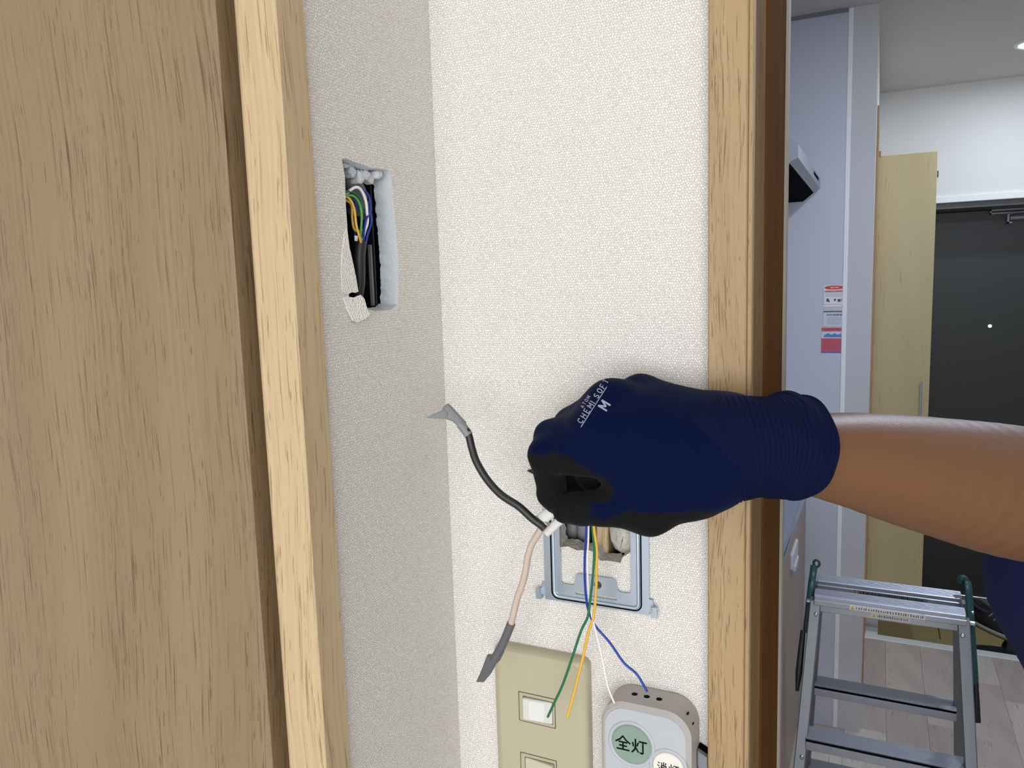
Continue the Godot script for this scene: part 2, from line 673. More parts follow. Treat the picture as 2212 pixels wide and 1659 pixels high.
	M.window_glass.transparency = BaseMaterial3D.TRANSPARENCY_ALPHA


# ---------------------------------------------------------------- the setting

func build_bedroom() -> void:
	struct("floor", slab(V(-2.5, -0.1, -0.02), V(1.5, 0, 3.7), 0), M.plank_1)
	struct("ceiling", slab(V(-2.5, CEIL, -0.13), V(1.5, CEIL + 0.1, 3.7), 0), M.bedroom_white)
	var sw := new_st()
	span(sw, V(1.4, 0, 0), V(1.5, CEIL, 1.65), 0)
	span(sw, V(1.4, 0, 2.95), V(1.5, CEIL, 3.6), 0)
	span(sw, V(1.4, 0, 1.65), V(1.5, 0.65, 2.95), 0)
	span(sw, V(1.4, 2.25, 1.65), V(1.5, CEIL, 2.95), 0)
	struct("wall_right", sw, M.plain_wall)
	var added_win2 := struct("added_window_2", slab(V(1.455, 0.66, 1.66), V(1.459, 2.24, 2.94), 0), M.window_glass)  # unseen window, added to go with the side fill
	sw = new_st()
	for z in [1.65, 2.28, 2.91]:
		span(sw, V(1.43, 0.65, z), V(1.48, 2.25, z + 0.04), 0.003)
	for y in [0.65, 2.21]:
		span(sw, V(1.43, y, 1.65), V(1.48, y + 0.04, 2.95), 0.003)
	struct("window_frame", sw, M.white_trim, added_win2)
	struct("wall_side", slab(V(-2.5, 0, 0.1), V(-2.4, CEIL, 3.6), 0), M.plain_wall)
	# window opposite the switch wall
	var st := new_st()
	span(st, V(-2.5, 0, 3.6), V(-0.45, CEIL, 3.7), 0)
	span(st, V(1.35, 0, 3.6), V(1.5, CEIL, 3.7), 0)
	span(st, V(-0.45, 0, 3.6), V(1.35, 0.5, 3.7), 0)
	span(st, V(-0.45, 2.3, 3.6), V(1.35, CEIL, 3.7), 0)
	struct("wall_front", st, M.plain_wall)
	var win := struct("window_1", slab(V(-0.44, 0.52, 3.655), V(1.34, 2.29, 3.659), 0), M.window_glass)
	st = new_st()
	for x in [-0.45, 0.43, 1.31]:
		span(st, V(x, 0.5, 3.63), V(x + 0.04, 2.3, 3.68), 0.003)
	for y in [0.5, 2.26]:
		span(st, V(-0.45, y, 3.63), V(1.35, y + 0.04, 3.68), 0.003)
	struct("window_frame", st, M.white_trim, win)
	# closet front: door, frame, and the plain front beyond it
	var door := struct("door_1", slab(V(-0.60, 0.02, 0.132), V(-0.0308, 2.0, 0.150), 0.0006), M.door_wood)
	door.set_meta("label", "oak veneer closet door filling the left edge, vertical grain")
	st = new_st()
	prism(st, PackedVector2Array([Vector2(-0.0240, 0.1256), Vector2(0.0030, 0.1256), Vector2(0.0030, 0.1450), Vector2(0.0025, 0.1455), Vector2(-0.0215, 0.1455), Vector2(-0.0231, 0.1449), Vector2(-0.0240, 0.1430)]), -CEIL, 0.0, Transform3D(Basis(V(1, 0, 0), V(0, 0, 1), V(0, -1, 0)), Vector3.ZERO))
	span(st, V(-0.0400, 0, 0.1150), V(-0.0235, CEIL, 0.1300), 0)
	struct("trim_1", st, M.frame_wood)
	struct("wall_closet", slab(V(-2.45, 0, 0.10), V(-0.605, CEIL, 0.148), 0), M.plain_wall)
	struct("trim_closet", slab(V(-0.605, 2.004, 0.10), V(-0.0295, CEIL, 0.148), 0), M.frame_wood)
	# wall beyond the doorway and its lintel
	struct("wall_beyond", slab(V(0.98, 0, -0.12), V(1.45, CEIL, 0), 0), M.wallpaper)
	struct("wall_lintel", slab(V(0.2, 2.03, -0.12), V(0.98, CEIL, 0), 0), M.wallpaper)


# the switch wall and the short return wall, each with the hole cut for a box
func build_wall_openings() -> void:
	# back wall: room side at z = 0
	var face := new_st()
	var edge := new_st()
	var hole := PackedVector2Array([Vector2(0.0795, 1.4065), Vector2(0.0815, 1.4013), Vector2(0.0870, 1.4022), Vector2(0.0930, 1.4003), Vector2(0.1015, 1.4016), Vector2(0.1060, 1.3992), Vector2(0.1081, 1.3956), Vector2(0.1150, 1.3962), Vector2(0.1218, 1.3958), Vector2(0.1228, 1.3992), Vector2(0.1284, 1.4038), Vector2(0.1310, 1.4060), Vector2(0.1310, 1.4600), Vector2(0.1290, 1.4700), Vector2(0.0810, 1.4700), Vector2(0.0790, 1.4600)])
	holed(face, edge, Vector2(0, 0), Vector2(0.1995, CEIL), hole, 0.0125, Transform3D.IDENTITY)
	var wall := struct("wall_back", face, M.wallpaper)
	struct("broken_edge", edge, M.mortar, wall)
	struct("back_board", slab(V(0.0, 0, -0.125), V(0.1880, CEIL, -0.1), 0), M.plain_wall, wall)
	struct("cavity_shade", slab(V(0.05, 1.3, -0.0995), V(0.18, 1.6, -0.09), 0), M.cavity, wall)  # dark sheet behind the hole: cavity shade put into the colour
	# stud and mortar seen in the hole
	var st := new_st()
	span(st, V(0.1015, 1.3, -0.045), V(0.1095, 1.6, -0.0126), 0.0008)
	struct("wall_stud", st, M.frame_wood, wall)
	st = new_st()
	var rng := RandomNumberGenerator.new()
	rng.seed = 9
	var rings := []
	for i in 7:
		var ring := PackedVector3Array()
		var r := 0.016 * sqrt(maxf(0.02, 1.0 - pow(i / 3.0 - 1.0, 2.0)))
		for k in 14:
			var a := TAU * k / 14
			ring.append(V(0.1215 + cos(a) * r * 0.72 + rng.randf_range(-0.001, 0.001), 1.412 + sin(a) * r * 0.95 + rng.randf_range(-0.001, 0.001), -0.027 + i * 0.0036))
		rings.append(ring)
	loft(st, rings)
	struct("mortar_lump", st, M.mortar, wall)

	# scraps of paper and board showing left of the bracket
	for q in [[[0.0640, 1.4590], [0.0618, 1.4560], [0.0622, 1.4520], [0.0640, 1.4470], [0.0664, 1.4350], [0.0645, 1.4320], [0.0690, 1.4335], [0.0700, 1.4600]], [[0.0640, 1.4520], [0.0600, 1.4505], [0.0632, 1.4490], [0.0660, 1.4480], [0.0680, 1.4530]]]:
		st = new_st()
		var poly := PackedVector2Array()
		for p in q:
			poly.append(Vector2(p[0], p[1]))
		prism(st, poly, 0.0, 0.0016 if q.size() > 6 else 0.0024, Transform3D(), 0.0004)
		struct("torn_wallpaper", st, M.lit_peeled_paper if q.size() > 6 else M.cavity, wall)

	# return wall: room side at x = 0; outline given as (z, y)
	face = new_st()
	edge = new_st()
	var h2 := PackedVector2Array()
	for p in [[0.0980, 1.6401], [0.0940, 1.6409], [0.0861, 1.6400], [0.0790, 1.6396], [0.0714, 1.6386], [0.0640, 1.6394], [0.0542, 1.6393], [0.0521, 1.6373], [0.0511, 1.6300], [0.0506, 1.6224], [0.0499, 1.6110], [0.0493, 1.6008], [0.0483, 1.5862], [0.0494, 1.5730], [0.0512, 1.5604], [0.0602, 1.5576], [0.0752, 1.5574], [0.0860, 1.5600], [0.0940, 1.5620], [0.0985, 1.5650], [0.0988, 1.5690], [0.0966, 1.5900], [0.0965, 1.6050], [0.0967, 1.6150], [0.0961, 1.6316]]:
		h2.append(Vector2(-p[0], p[1]))
	var turn := Transform3D(Basis(V(0, 0, -1), V(0, 1, 0), V(1, 0, 0)), Vector3.ZERO)
	holed(face, edge, Vector2(-0.1255, 0), Vector2(0, CEIL), h2, 0.0125, turn)
	var left := struct("wall_left", face, M.wallpaper)
	struct("broken_edge", edge, M.gypsum, left)
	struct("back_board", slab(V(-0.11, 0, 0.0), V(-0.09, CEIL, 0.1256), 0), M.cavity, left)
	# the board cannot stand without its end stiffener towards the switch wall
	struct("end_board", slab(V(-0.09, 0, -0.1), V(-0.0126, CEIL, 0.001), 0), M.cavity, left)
	# crumbs of board left at the head of the hole
	st = new_st()
	for c in [[0.0945, 1.6375, 0.0040, 0.0022], [0.0885, 1.6385, 0.0050, 0.0016], [0.0800, 1.6365, 0.0045, 0.0035], [0.0740, 1.6340, 0.0035, 0.0045], [0.0690, 1.6355, 0.0040, 0.0030], [0.0630, 1.6350, 0.0042, 0.0038], [0.0590, 1.6370, 0.0040, 0.0030]]:
		var poly := PackedVector2Array()
		for k in 11:
			var a := TAU * k / 11
			var j := rng.randf_range(0.65, 1.15)
			poly.append(Vector2(-c[0] + cos(a) * c[2] * j, c[1] + sin(a) * c[3] * j))
		prism(st, poly, -0.011, -0.0015 - rng.randf() * 0.004, turn, 0.0014)
	struct("gypsum_crumbs", st, M.gypsum, left)
	# torn wallpaper hanging over the lower left of the hole, split by a short tear
	for half in 2:
		st = new_st()
		var outline: Array = [[[0.0975, 1.6040], [0.0962, 1.5930], [0.0941, 1.5854], [0.0922, 1.5770], [0.0908, 1.5690], [0.0935, 1.5683], [0.0960, 1.5688], [0.1000, 1.5676], [0.1046, 1.5690], [0.1044, 1.5800], [0.1030, 1.5900], [0.1000, 1.6000]], [[0.0905, 1.5672], [0.0880, 1.5650], [0.0866, 1.5605], [0.0856, 1.5580], [0.0838, 1.5566], [0.0856, 1.5548], [0.0890, 1.5534], [0.0938, 1.5520], [0.0981, 1.5532], [0.1020, 1.5600], [0.1042, 1.5664], [0.1000, 1.5664], [0.0960, 1.5658], [0.0930, 1.5666]]][half]
		var poly := PackedVector2Array()
		for p in outline:
			poly.append(Vector2(-p[0], p[1]))
		var rot := Basis(Vector3.UP, [-0.05, -0.16][half])
		var tilt := Transform3D(rot * Basis(V(0, 0, -1), V(0, 1, 0), V(1, 0, 0)), V(-0.0003, 0, 0.1045) - rot * V(0, 0, 0.1045))
		prism(st, poly, 0.0, 0.0006, tilt, 0.0002)
		var f := struct("torn_wallpaper", st, M.lit_peeled_paper, left)
		f.set_meta("label", "torn flap of white wallpaper")
	# doorway lining: casing, stepped reveal, sliding-door slot, outer casing
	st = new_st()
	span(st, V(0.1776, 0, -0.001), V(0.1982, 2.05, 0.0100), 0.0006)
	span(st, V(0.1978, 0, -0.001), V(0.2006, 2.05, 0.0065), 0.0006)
	var casing := struct("trim_2", st, M.shaded_casing_wood)
	st = new_st()
	span(st, V(0.1885, 0, -0.044), V(0.2000, 2.05, 0.0005), 0.0008)
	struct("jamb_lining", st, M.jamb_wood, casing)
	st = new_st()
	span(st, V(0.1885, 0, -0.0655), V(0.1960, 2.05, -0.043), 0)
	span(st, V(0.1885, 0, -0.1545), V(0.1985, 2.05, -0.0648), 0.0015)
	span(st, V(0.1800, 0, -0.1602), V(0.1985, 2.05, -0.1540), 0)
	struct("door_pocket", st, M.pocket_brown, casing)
	st = new_st()
	span(st, V(0.1800, 0, -0.1735), V(0.2003, 2.05, -0.1600), 0.0012)
	struct("outer_edge", st, M.edge_grey, casing)
	st = new_st()
	span(st, V(0.2, 2.0, -0.125), V(0.98, 2.03, 0.01), 0.0008)
	span(st, V(0.98, 0, -0.125), V(1.01, 2.03, 0.01), 0.0008)
	struct("trim_3", st, M.frame_wood)


func build_hall() -> void:
	struct("ceiling", slab(V(-0.75, CEIL, -4.1), V(1.3, CEIL + 0.1, -0.13), 0), M.ceiling_paint)
	# floor of separate planks
	var base := struct("floor", slab(V(-0.75, -0.1, -3.085), V(1.3, -0.006, -0.02), 0), M.plank_gap)
	var rng := RandomNumberGenerator.new()
	rng.seed = 12
	var starts := {7: -2.65, 9: -2.835, 10: -2.72, 11: -2.56, 6: -2.33, 8: -2.45}
	for col in 15:
		var x0: float = -0.6 + 0.1315 * col
		var z: float = starts.get(col, -3.08 + rng.randf_range(0.15, 0.6))
		var ends := [-3.084]
		while z < -0.1:
			ends.append(z)
			z += 0.6
		ends.append(-0.02)
		for i in ends.size() - 1:
			var p := slab(V(x0 + 0.0003, -0.0075, ends[i] + 0.0003), V(x0 + 0.1312, 0.0, ends[i + 1] - 0.0003), 0.0005)
			struct("plank", p, M["plank_%d" % rng.randi_range(0, 4)], base)
	# left wall of the passage with the closet casing, partition end, right wall
	struct("wall_passage_left", slab(V(0.12, -0.1, -3.72), V(0.236, CEIL, -2.312), 0), M.plain_wall)
	struct("wall_partition", slab(V(0.163, 0, -2.36), V(0.2365, CEIL, -2.300), 0.001), M.partition_paper)
	struct("wall_passage_right", slab(V(1.2, -0.2, -4.1), V(1.3, CEIL, -0.12), 0), M.plain_wall)
	var st := new_st()
	span(st, V(0.21, 0, -2.690), V(0.2420, 2.163, -2.655), 0.001)
	span(st, V(0.21, 2.13, -3.13), V(0.2420, 2.163, -2.69), 0.001)
	span(st, V(0.21, 0, -3.16), V(0.2420, 2.163, -3.125), 0.001)
	struct("trim_4", st, M.brown_casing)
	# entry wall with the deep doorway
	st = new_st()
	span(st, V(0.12, 1.885, -3.72), V(1.3, CEIL, -3.62), 0)
	span(st, V(0.12, -0.2, -3.72), V(0.30, 1.885, -3.62), 0)
	span(st, V(1.18, -0.2, -3.72), V(1.3, 1.885, -3.62), 0)
	struct("wall_entry", st, M.plain_wall)
	struct("trim_5", slab(V(0.30, 1.884, -3.64), V(1.19, 1.914, -3.606), 0.002), M.white_trim)
	st = new_st()
	span(st, V(0.28, 1.858, -3.90), V(1.2, 1.884, -3.63), 0.001)
	span(st, V(0.28, -0.2, -3.90), V(0.32, 1.86, -3.63), 0.001)
	span(st, V(1.16, -0.2, -3.90), V(1.2, 1.86, -3.63), 0.001)
	struct("trim_6", st, M.entry_frame)
	struct("trim_behind", slab(V(0.1, -0.3, -4.1), V(1.3, CEIL, -3.91), 0), M.entry_frame)
	var door := struct("door_2", slab(V(0.32, -0.055, -3.905), V(1.16, 1.857, -3.86), 0.002), M.entry_dark)
	door.set_meta("label", "dark grey entrance door at the end of the hall")
	# peephole
	st = new_st()
	tube(st, PackedVector3Array([V(0.738, 1.312, -3.861), V(0.738, 1.312, -3.852)]), 0.010, 16)
	struct("peephole_ring", st, M.closer_grey, door)
	st = new_st()
	tube(st, PackedVector3Array([V(0.738, 1.312, -3.856), V(0.738, 1.312, -3.8505)]), 0.0075, 16)
	struct("peephole_lens", st, M.scope_glow, door)
	# door closer
	st = new_st()
	span(st, V(0.715, 1.834, -3.845), V(1.06, 1.842, -3.828), 0.001)
	span(st, V(0.715, 1.849, -3.845), V(1.06, 1.857, -3.828), 0.001)
	span(st, V(0.715, 1.834, -3.845), V(0.722, 1.857, -3.828), 0.001)
	struct("closer_rail", st, M.closer_grey, door)
	st = new_st()
	tube(st, PackedVector3Array([V(0.795, 1.814, -3.83), V(1.05, 1.817, -3.83)]), 0.0125, 14)
	span(st, V(0.782, 1.788, -3.845), V(0.792, 1.832, -3.815), 0.001)
	span(st, V(0.782, 1.788, -3.845), V(0.804, 1.797, -3.815), 0.001)
	struct("closer_body", st, M.closer_grey, door)
	st = new_st()
	tube(st, PackedVector3Array([V(0.785, 1.832, -3.825), V(0.93, 1.852, -3.82)]), 0.004, 8)
	struct("closer_arm", st, M.closer_grey, door)
	# entrance pit: floor, stepped nosing, threshold
	var pit := struct("floor_entry", slab(V(0.2, -0.2, -3.92), V(1.25, -0.065, -3.07), 0), M.genkan_tile)
	st = new_st()
	span(st, V(0.545, -0.066, -3.47), V(0.60, -0.0645, -3.462), 0)
	span(st, V(0.543, -0.066, -3.47), V(0.549, -0.0645, -3.33), 0)
	struct("floor_joint", st, M.grout, pit)
	st = new_st()
	span(st, V(0.238, -0.08, -3.130), V(1.22, 0.003, -3.082), 0.002)
	span(st, V(0.238, -0.08, -3.63), V(0.291, 0.003, -3.128), 0.002)
	struct("trim_7", st, M.white_trim)
	struct("trim_8", slab(V(0.30, -0.075, -3.90), V(1.2, -0.035, -3.84), 0.002), M.steel)
	# opened closet door leaf with its bar handle
	var leaf := struct("door_3", slab(V(0.240, 0.06, -3.17), V(0.4555, 2.055, -3.15), 0.0012), M.light_wood)
	leaf.set_meta("label", "narrow pale wood closet door standing open in the hall")
	st = new_st()
	tube(st, PackedVector3Array([V(0.4245, 1.128, -3.118), V(0.4245, 0.95, -3.118)]), 0.0045, 10)
	for y in [1.115, 0.965]:
		tube(st, PackedVector3Array([V(0.4245, y, -3.152), V(0.4245, y, -3.118)]), 0.0035, 8)
	struct("bar_handle", st, M.steel, leaf)
	st = new_st()
	span(st, V(0.4550, 1.952, -3.166), V(0.4600, 1.978, -3.154), 0.001)
	span(st, V(0.4550, 1.012, -3.166), V(0.4590, 1.036, -3.154), 0.001)
	struct("catch", st, M.black_plastic, leaf)
	st = new_st()
	span(st, V(0.236, 2.052, -3.172), V(0.250, 2.075, -3.146), 0.001)
	struct("top_pivot", st, M.brown_casing, leaf)
	# downlight
	var lamp := thing("downlight", "round recessed ceiling downlight glowing white above the entrance door", "ceiling light", V(0.77, CEIL, -3.07))
	st = new_st()
	var rings := []
	for q in [[0.085, 0.0], [0.085, -0.004], [0.074, -0.006], [0.070, -0.003], [0.070, 0.0]]:
		var ring := PackedVector3Array()
		for k in 40:
			ring.append(V(0.77 + cos(TAU * k / 40) * q[0], CEIL + q[1], -3.07 - sin(TAU * k / 40) * q[0]))
		rings.append(ring)
	loft(st, rings, false, false)
	obj("rim", st, M.white_trim, lamp)
	st = new_st()
	tube(st, PackedVector3Array([V(0.77, CEIL + 0.002, -3.07), V(0.77, CEIL - 0.003, -3.07)]), 0.0705, 40)
	obj("diffuser", st, M.lamp_glow, lamp)
	var lamp2 := thing("downlight", "round recessed ceiling downlight over the stepladder, above the picture", "ceiling light", V(0.66, CEIL, -1.25))
	st = new_st()
	tube(st, PackedVector3Array([V(0.66, CEIL + 0.002, -1.25), V(0.66, CEIL - 0.003, -1.25)]), 0.0705, 40)
	obj("diffuser", st, M.lamp_glow, lamp2)


func build_kitchen() -> void:
	struct("wall_kitchen", slab(V(-0.72, 0, -2.36), V(0.150, CEIL, -2.300), 0.001), M.kitchen_panel)
	struct("wall_kitchen_back", slab(V(-0.72, 0, -2.31), V(-0.62, CEIL, -0.1), 0), M.kitchen_panel)
	struct("trim_9", slab(V(0.149, 0, -2.36), V(0.165, CEIL, -2.2975), 0.003), M.white_trim)
	struct("trim_10", slab(V(-0.62, 2.388, -2.302), V(0.150, CEIL, -2.296), 0.001), M.grey_plastic)
	struct("wall_kitchen_side", slab(V(-0.72, 0, -0.2), V(0.18, CEIL, -0.126), 0), M.plain_wall)
	# base cabinet and worktop
	var cab := thing("kitchen_cabinet", "brown kitchen base cabinet under the steel worktop, left in the hall", "cabinet", V(-0.3, 0, -1.2))
	obj("body", slab(V(-0.6, 0.08, -2.298), V(0.030, 0.83, -0.3), 0.001), M.cabinet_brown, cab)
	obj("plinth", slab(V(-0.6, 0.0, -2.298), V(0.0, 0.08, -0.3), 0.001), M.cabinet_brown, cab)
	for z in [[-2.296, -1.62], [-1.616, -0.96], [-0.956, -0.302]]:
		obj("door", slab(V(0.030, 0.085, z[0]), V(0.0505, 0.826, z[1]), 0.0012), M.cabinet_brown, cab)
	var st := new_st()
	span(st, V(0.048, 0.738, -1.95), V(0.058, 0.786, -1.80), 0.003)
	span(st, V(0.048, 0.722, -1.93), V(0.062, 0.742, -1.83), 0.003)
	obj("child_latch", st, M.latch_white, cab)
	st = new_st()
	span(st, V(-0.62, 0.83, -2.298), V(0.0545, 0.852, -0.3), 0.003)
	span(st, V(0.046, 0.838, -2.298), V(0.0555, 0.8555, -0.3), 0.003)
	tag(obj("kitchen_worktop", st, M.steel), "stainless steel worktop on the brown kitchen cabinet", "worktop")
	# range hood over it
	var hood := thing("range_hood", "grey range hood with dark underside hanging from the kitchen wall", "range hood", V(-0.25, 1.84, -1.9))
	st = new_st()
	var prof := [[-0.62, 1.815], [0.026, 1.817], [0.063, 1.846], [0.078, 1.853], [0.078, 1.884], [0.058, 1.902], [-0.30, 1.94], [-0.30, CEIL], [-0.62, CEIL]]
	var ends := []
	for z in [-2.285, -1.55]:
		var ring := PackedVector3Array()
		for q in prof:
			ring.append(V(q[0], q[1], z))
		ends.append(ring)
	for k in prof.size():
		var l := (k + 1) % prof.size()
		quad(st, ends[0][k], ends[0][l], ends[1][l], ends[1][k])
	var flat := PackedVector2Array()
	for q in prof:
		flat.append(Vector2(q[0], q[1]))
	var ix := Geometry2D.triangulate_polygon(flat)
	for i in range(0, ix.size(), 3):
		tri(st, ends[1][ix[i]], ends[1][ix[i + 1]], ends[1][ix[i + 2]])
		tri(st, ends[0][ix[i]], ends[0][ix[i + 2]], ends[0][ix[i + 1]])
	obj("canopy", st, M.hood_grey, hood)
	st = new_st()
	var under := PackedVector2Array([Vector2(-0.60, 1.8135), Vector2(0.0265, 1.8155), Vector2(0.0585, 1.8415), Vector2(0.0570, 1.8470), Vector2(-0.60, 1.83)])
	prism(st, under, -2.284, -1.57)
	obj("filter", st, M.hood_black, hood)
	obj("control_strip", slab(V(0.0765, 1.868, -2.2), V(0.0785, 1.878, -2.02), 0.0005), M.hood_black, hood)
	build_stickers()


# printed labels on the kitchen end panel
func sticker(called: String, label: String, lo: Vector2, hi: Vector2, im: Image) -> void:
	var root := thing(called, label, "sticker", V((lo.x + hi.x) / 2, lo.y, -2.2995), "safety labels on the kitchen panel")
	obj("sheet", slab(V(lo.x, lo.y, -2.3005), V(hi.x, hi.y, -2.2990), 0.0002), M.white_paper, root)
	var m := StandardMaterial3D.new()
	m.albedo_texture = ImageTexture.create_from_image(im)
	m.roughness = 0.4
	var p := QuadMesh.new()
	p.size = hi - lo
	var o := obj("print", p, m, root)
	o.position = V((lo.x + hi.x) / 2, (lo.y + hi.y) / 2, -2.2987) - root.position


func dashes(im: Image, rng: RandomNumberGenerator, x0: int, y0: int, x1: int, y1: int, c: Color) -> void:
	var x := x0
	while x < x1:
		var w := rng.randi_range(2, 5)
		im.fill_rect(Rect2i(x, y0 + rng.randi_range(0, 1), mini(w, x1 - x), y1 - y0 - rng.randi_range(0, 1)), c)
		x += w + rng.randi_range(1, 3)


func build_stickers() -> void:
	var rng := RandomNumberGenerator.new()
	rng.seed = 3
	var a := Image.create(128, 140, false, Image.FORMAT_RGB8)
	a.fill(Color8(232, 226, 228))
	for y in 28:
		for x in 128:
			if pow((x - 64) / 60.0, 2.0) + pow((y - 14) / 13.0, 2.0) < 1.0:
				a.set_pixel(x, y, Color8(206, 52, 40))
	dashes(a, rng, 40, 9, 90, 19, Color8(238, 200, 190))
	a.fill_rect(Rect2i(4, 32, 120, 14), Color8(214, 160, 154))
	dashes(a, rng, 14, 35, 114, 43, Color8(120, 70, 70))
	for y in [52, 60, 68]:
		dashes(a, rng, 12, y, 112, y + 4, Color8(150, 140, 150))
	for b in [[18, 86, 14, 20], [30, 96, 6, 14], [62, 88, 12, 14], [84, 90, 18, 18], [106, 84, 3, 22]]:
		a.fill_rect(Rect2i(b[0], b[1], b[2], b[3]), Color8(70, 66, 84))
	for e in [Rect2i(2, 48, 2, 76), Rect2i(124, 48, 2, 76), Rect2i(2, 122, 124, 3)]:
		a.fill_rect(e, Color8(212, 150, 150))
	sticker("warning_label", "white warning label with red oval heading, topmost on kitchen panel", Vector2(0.0935, 1.471), Vector2(0.1595, 1.541), a)
	var b := Image.create(128, 104, false, Image.FORMAT_RGB8)
	b.fill(Color8(206, 208, 218))
	dashes(b, rng, 2, 4, 126, 14, Color8(52, 54, 58))
	b.fill_rect(Rect2i(2, 6, 124, 5), Color8(60, 62, 66))
	dashes(b, rng, 22, 24, 62, 36, Color8(120, 122, 130))
	dashes(b, rng, 62, 24, 122, 36, Color8(50, 52, 60))
	for y in [46, 56, 66, 76, 86]:
		dashes(b, rng, 24, y, 108, y + 5, Color8(150, 154, 164))
	sticker("notice_label", "pale notice label with dark text lines, middle of the three", Vector2(0.0935, 1.407), Vector2(0.1595, 1.460), b)
	var c := Image.create(128, 156, false, Image.FORMAT_RGB8)
	c.fill(Color8(206, 208, 220))
	c.fill_rect(Rect2i(0, 0, 128, 24), Color8(206, 84, 104))
	dashes(c, rng, 16, 6, 108, 18, Color8(130, 60, 84))
	for x in 128:
		var top := 34 + int(10.0 * absf(sin(x * 0.085)))
		for y in range(top, 60):
			if x > 12 + (60 - y) / 3.0 and x < 116 - (60 - y) / 4.0:
				c.set_pixel(x, y, Color8(70, 130, 190))
	c.fill_rect(Rect2i(0, 66, 126, 82), Color8(204, 80, 98))
	for y in [74, 84, 94, 104, 114, 124, 134]:
		dashes(c, rng, 8, y, 118, y + 5, Color8(150, 74, 96))
	c.fill_rect(Rect2i(0, 148, 126, 8), Color8(66, 96, 190))
	sticker("safety_label", "red and blue safety label, lowest of the three on the panel", Vector2(0.0895, 1.319), Vector2(0.1585, 1.403), c)


# ---------------------------------------------------------------- things on the switch wall

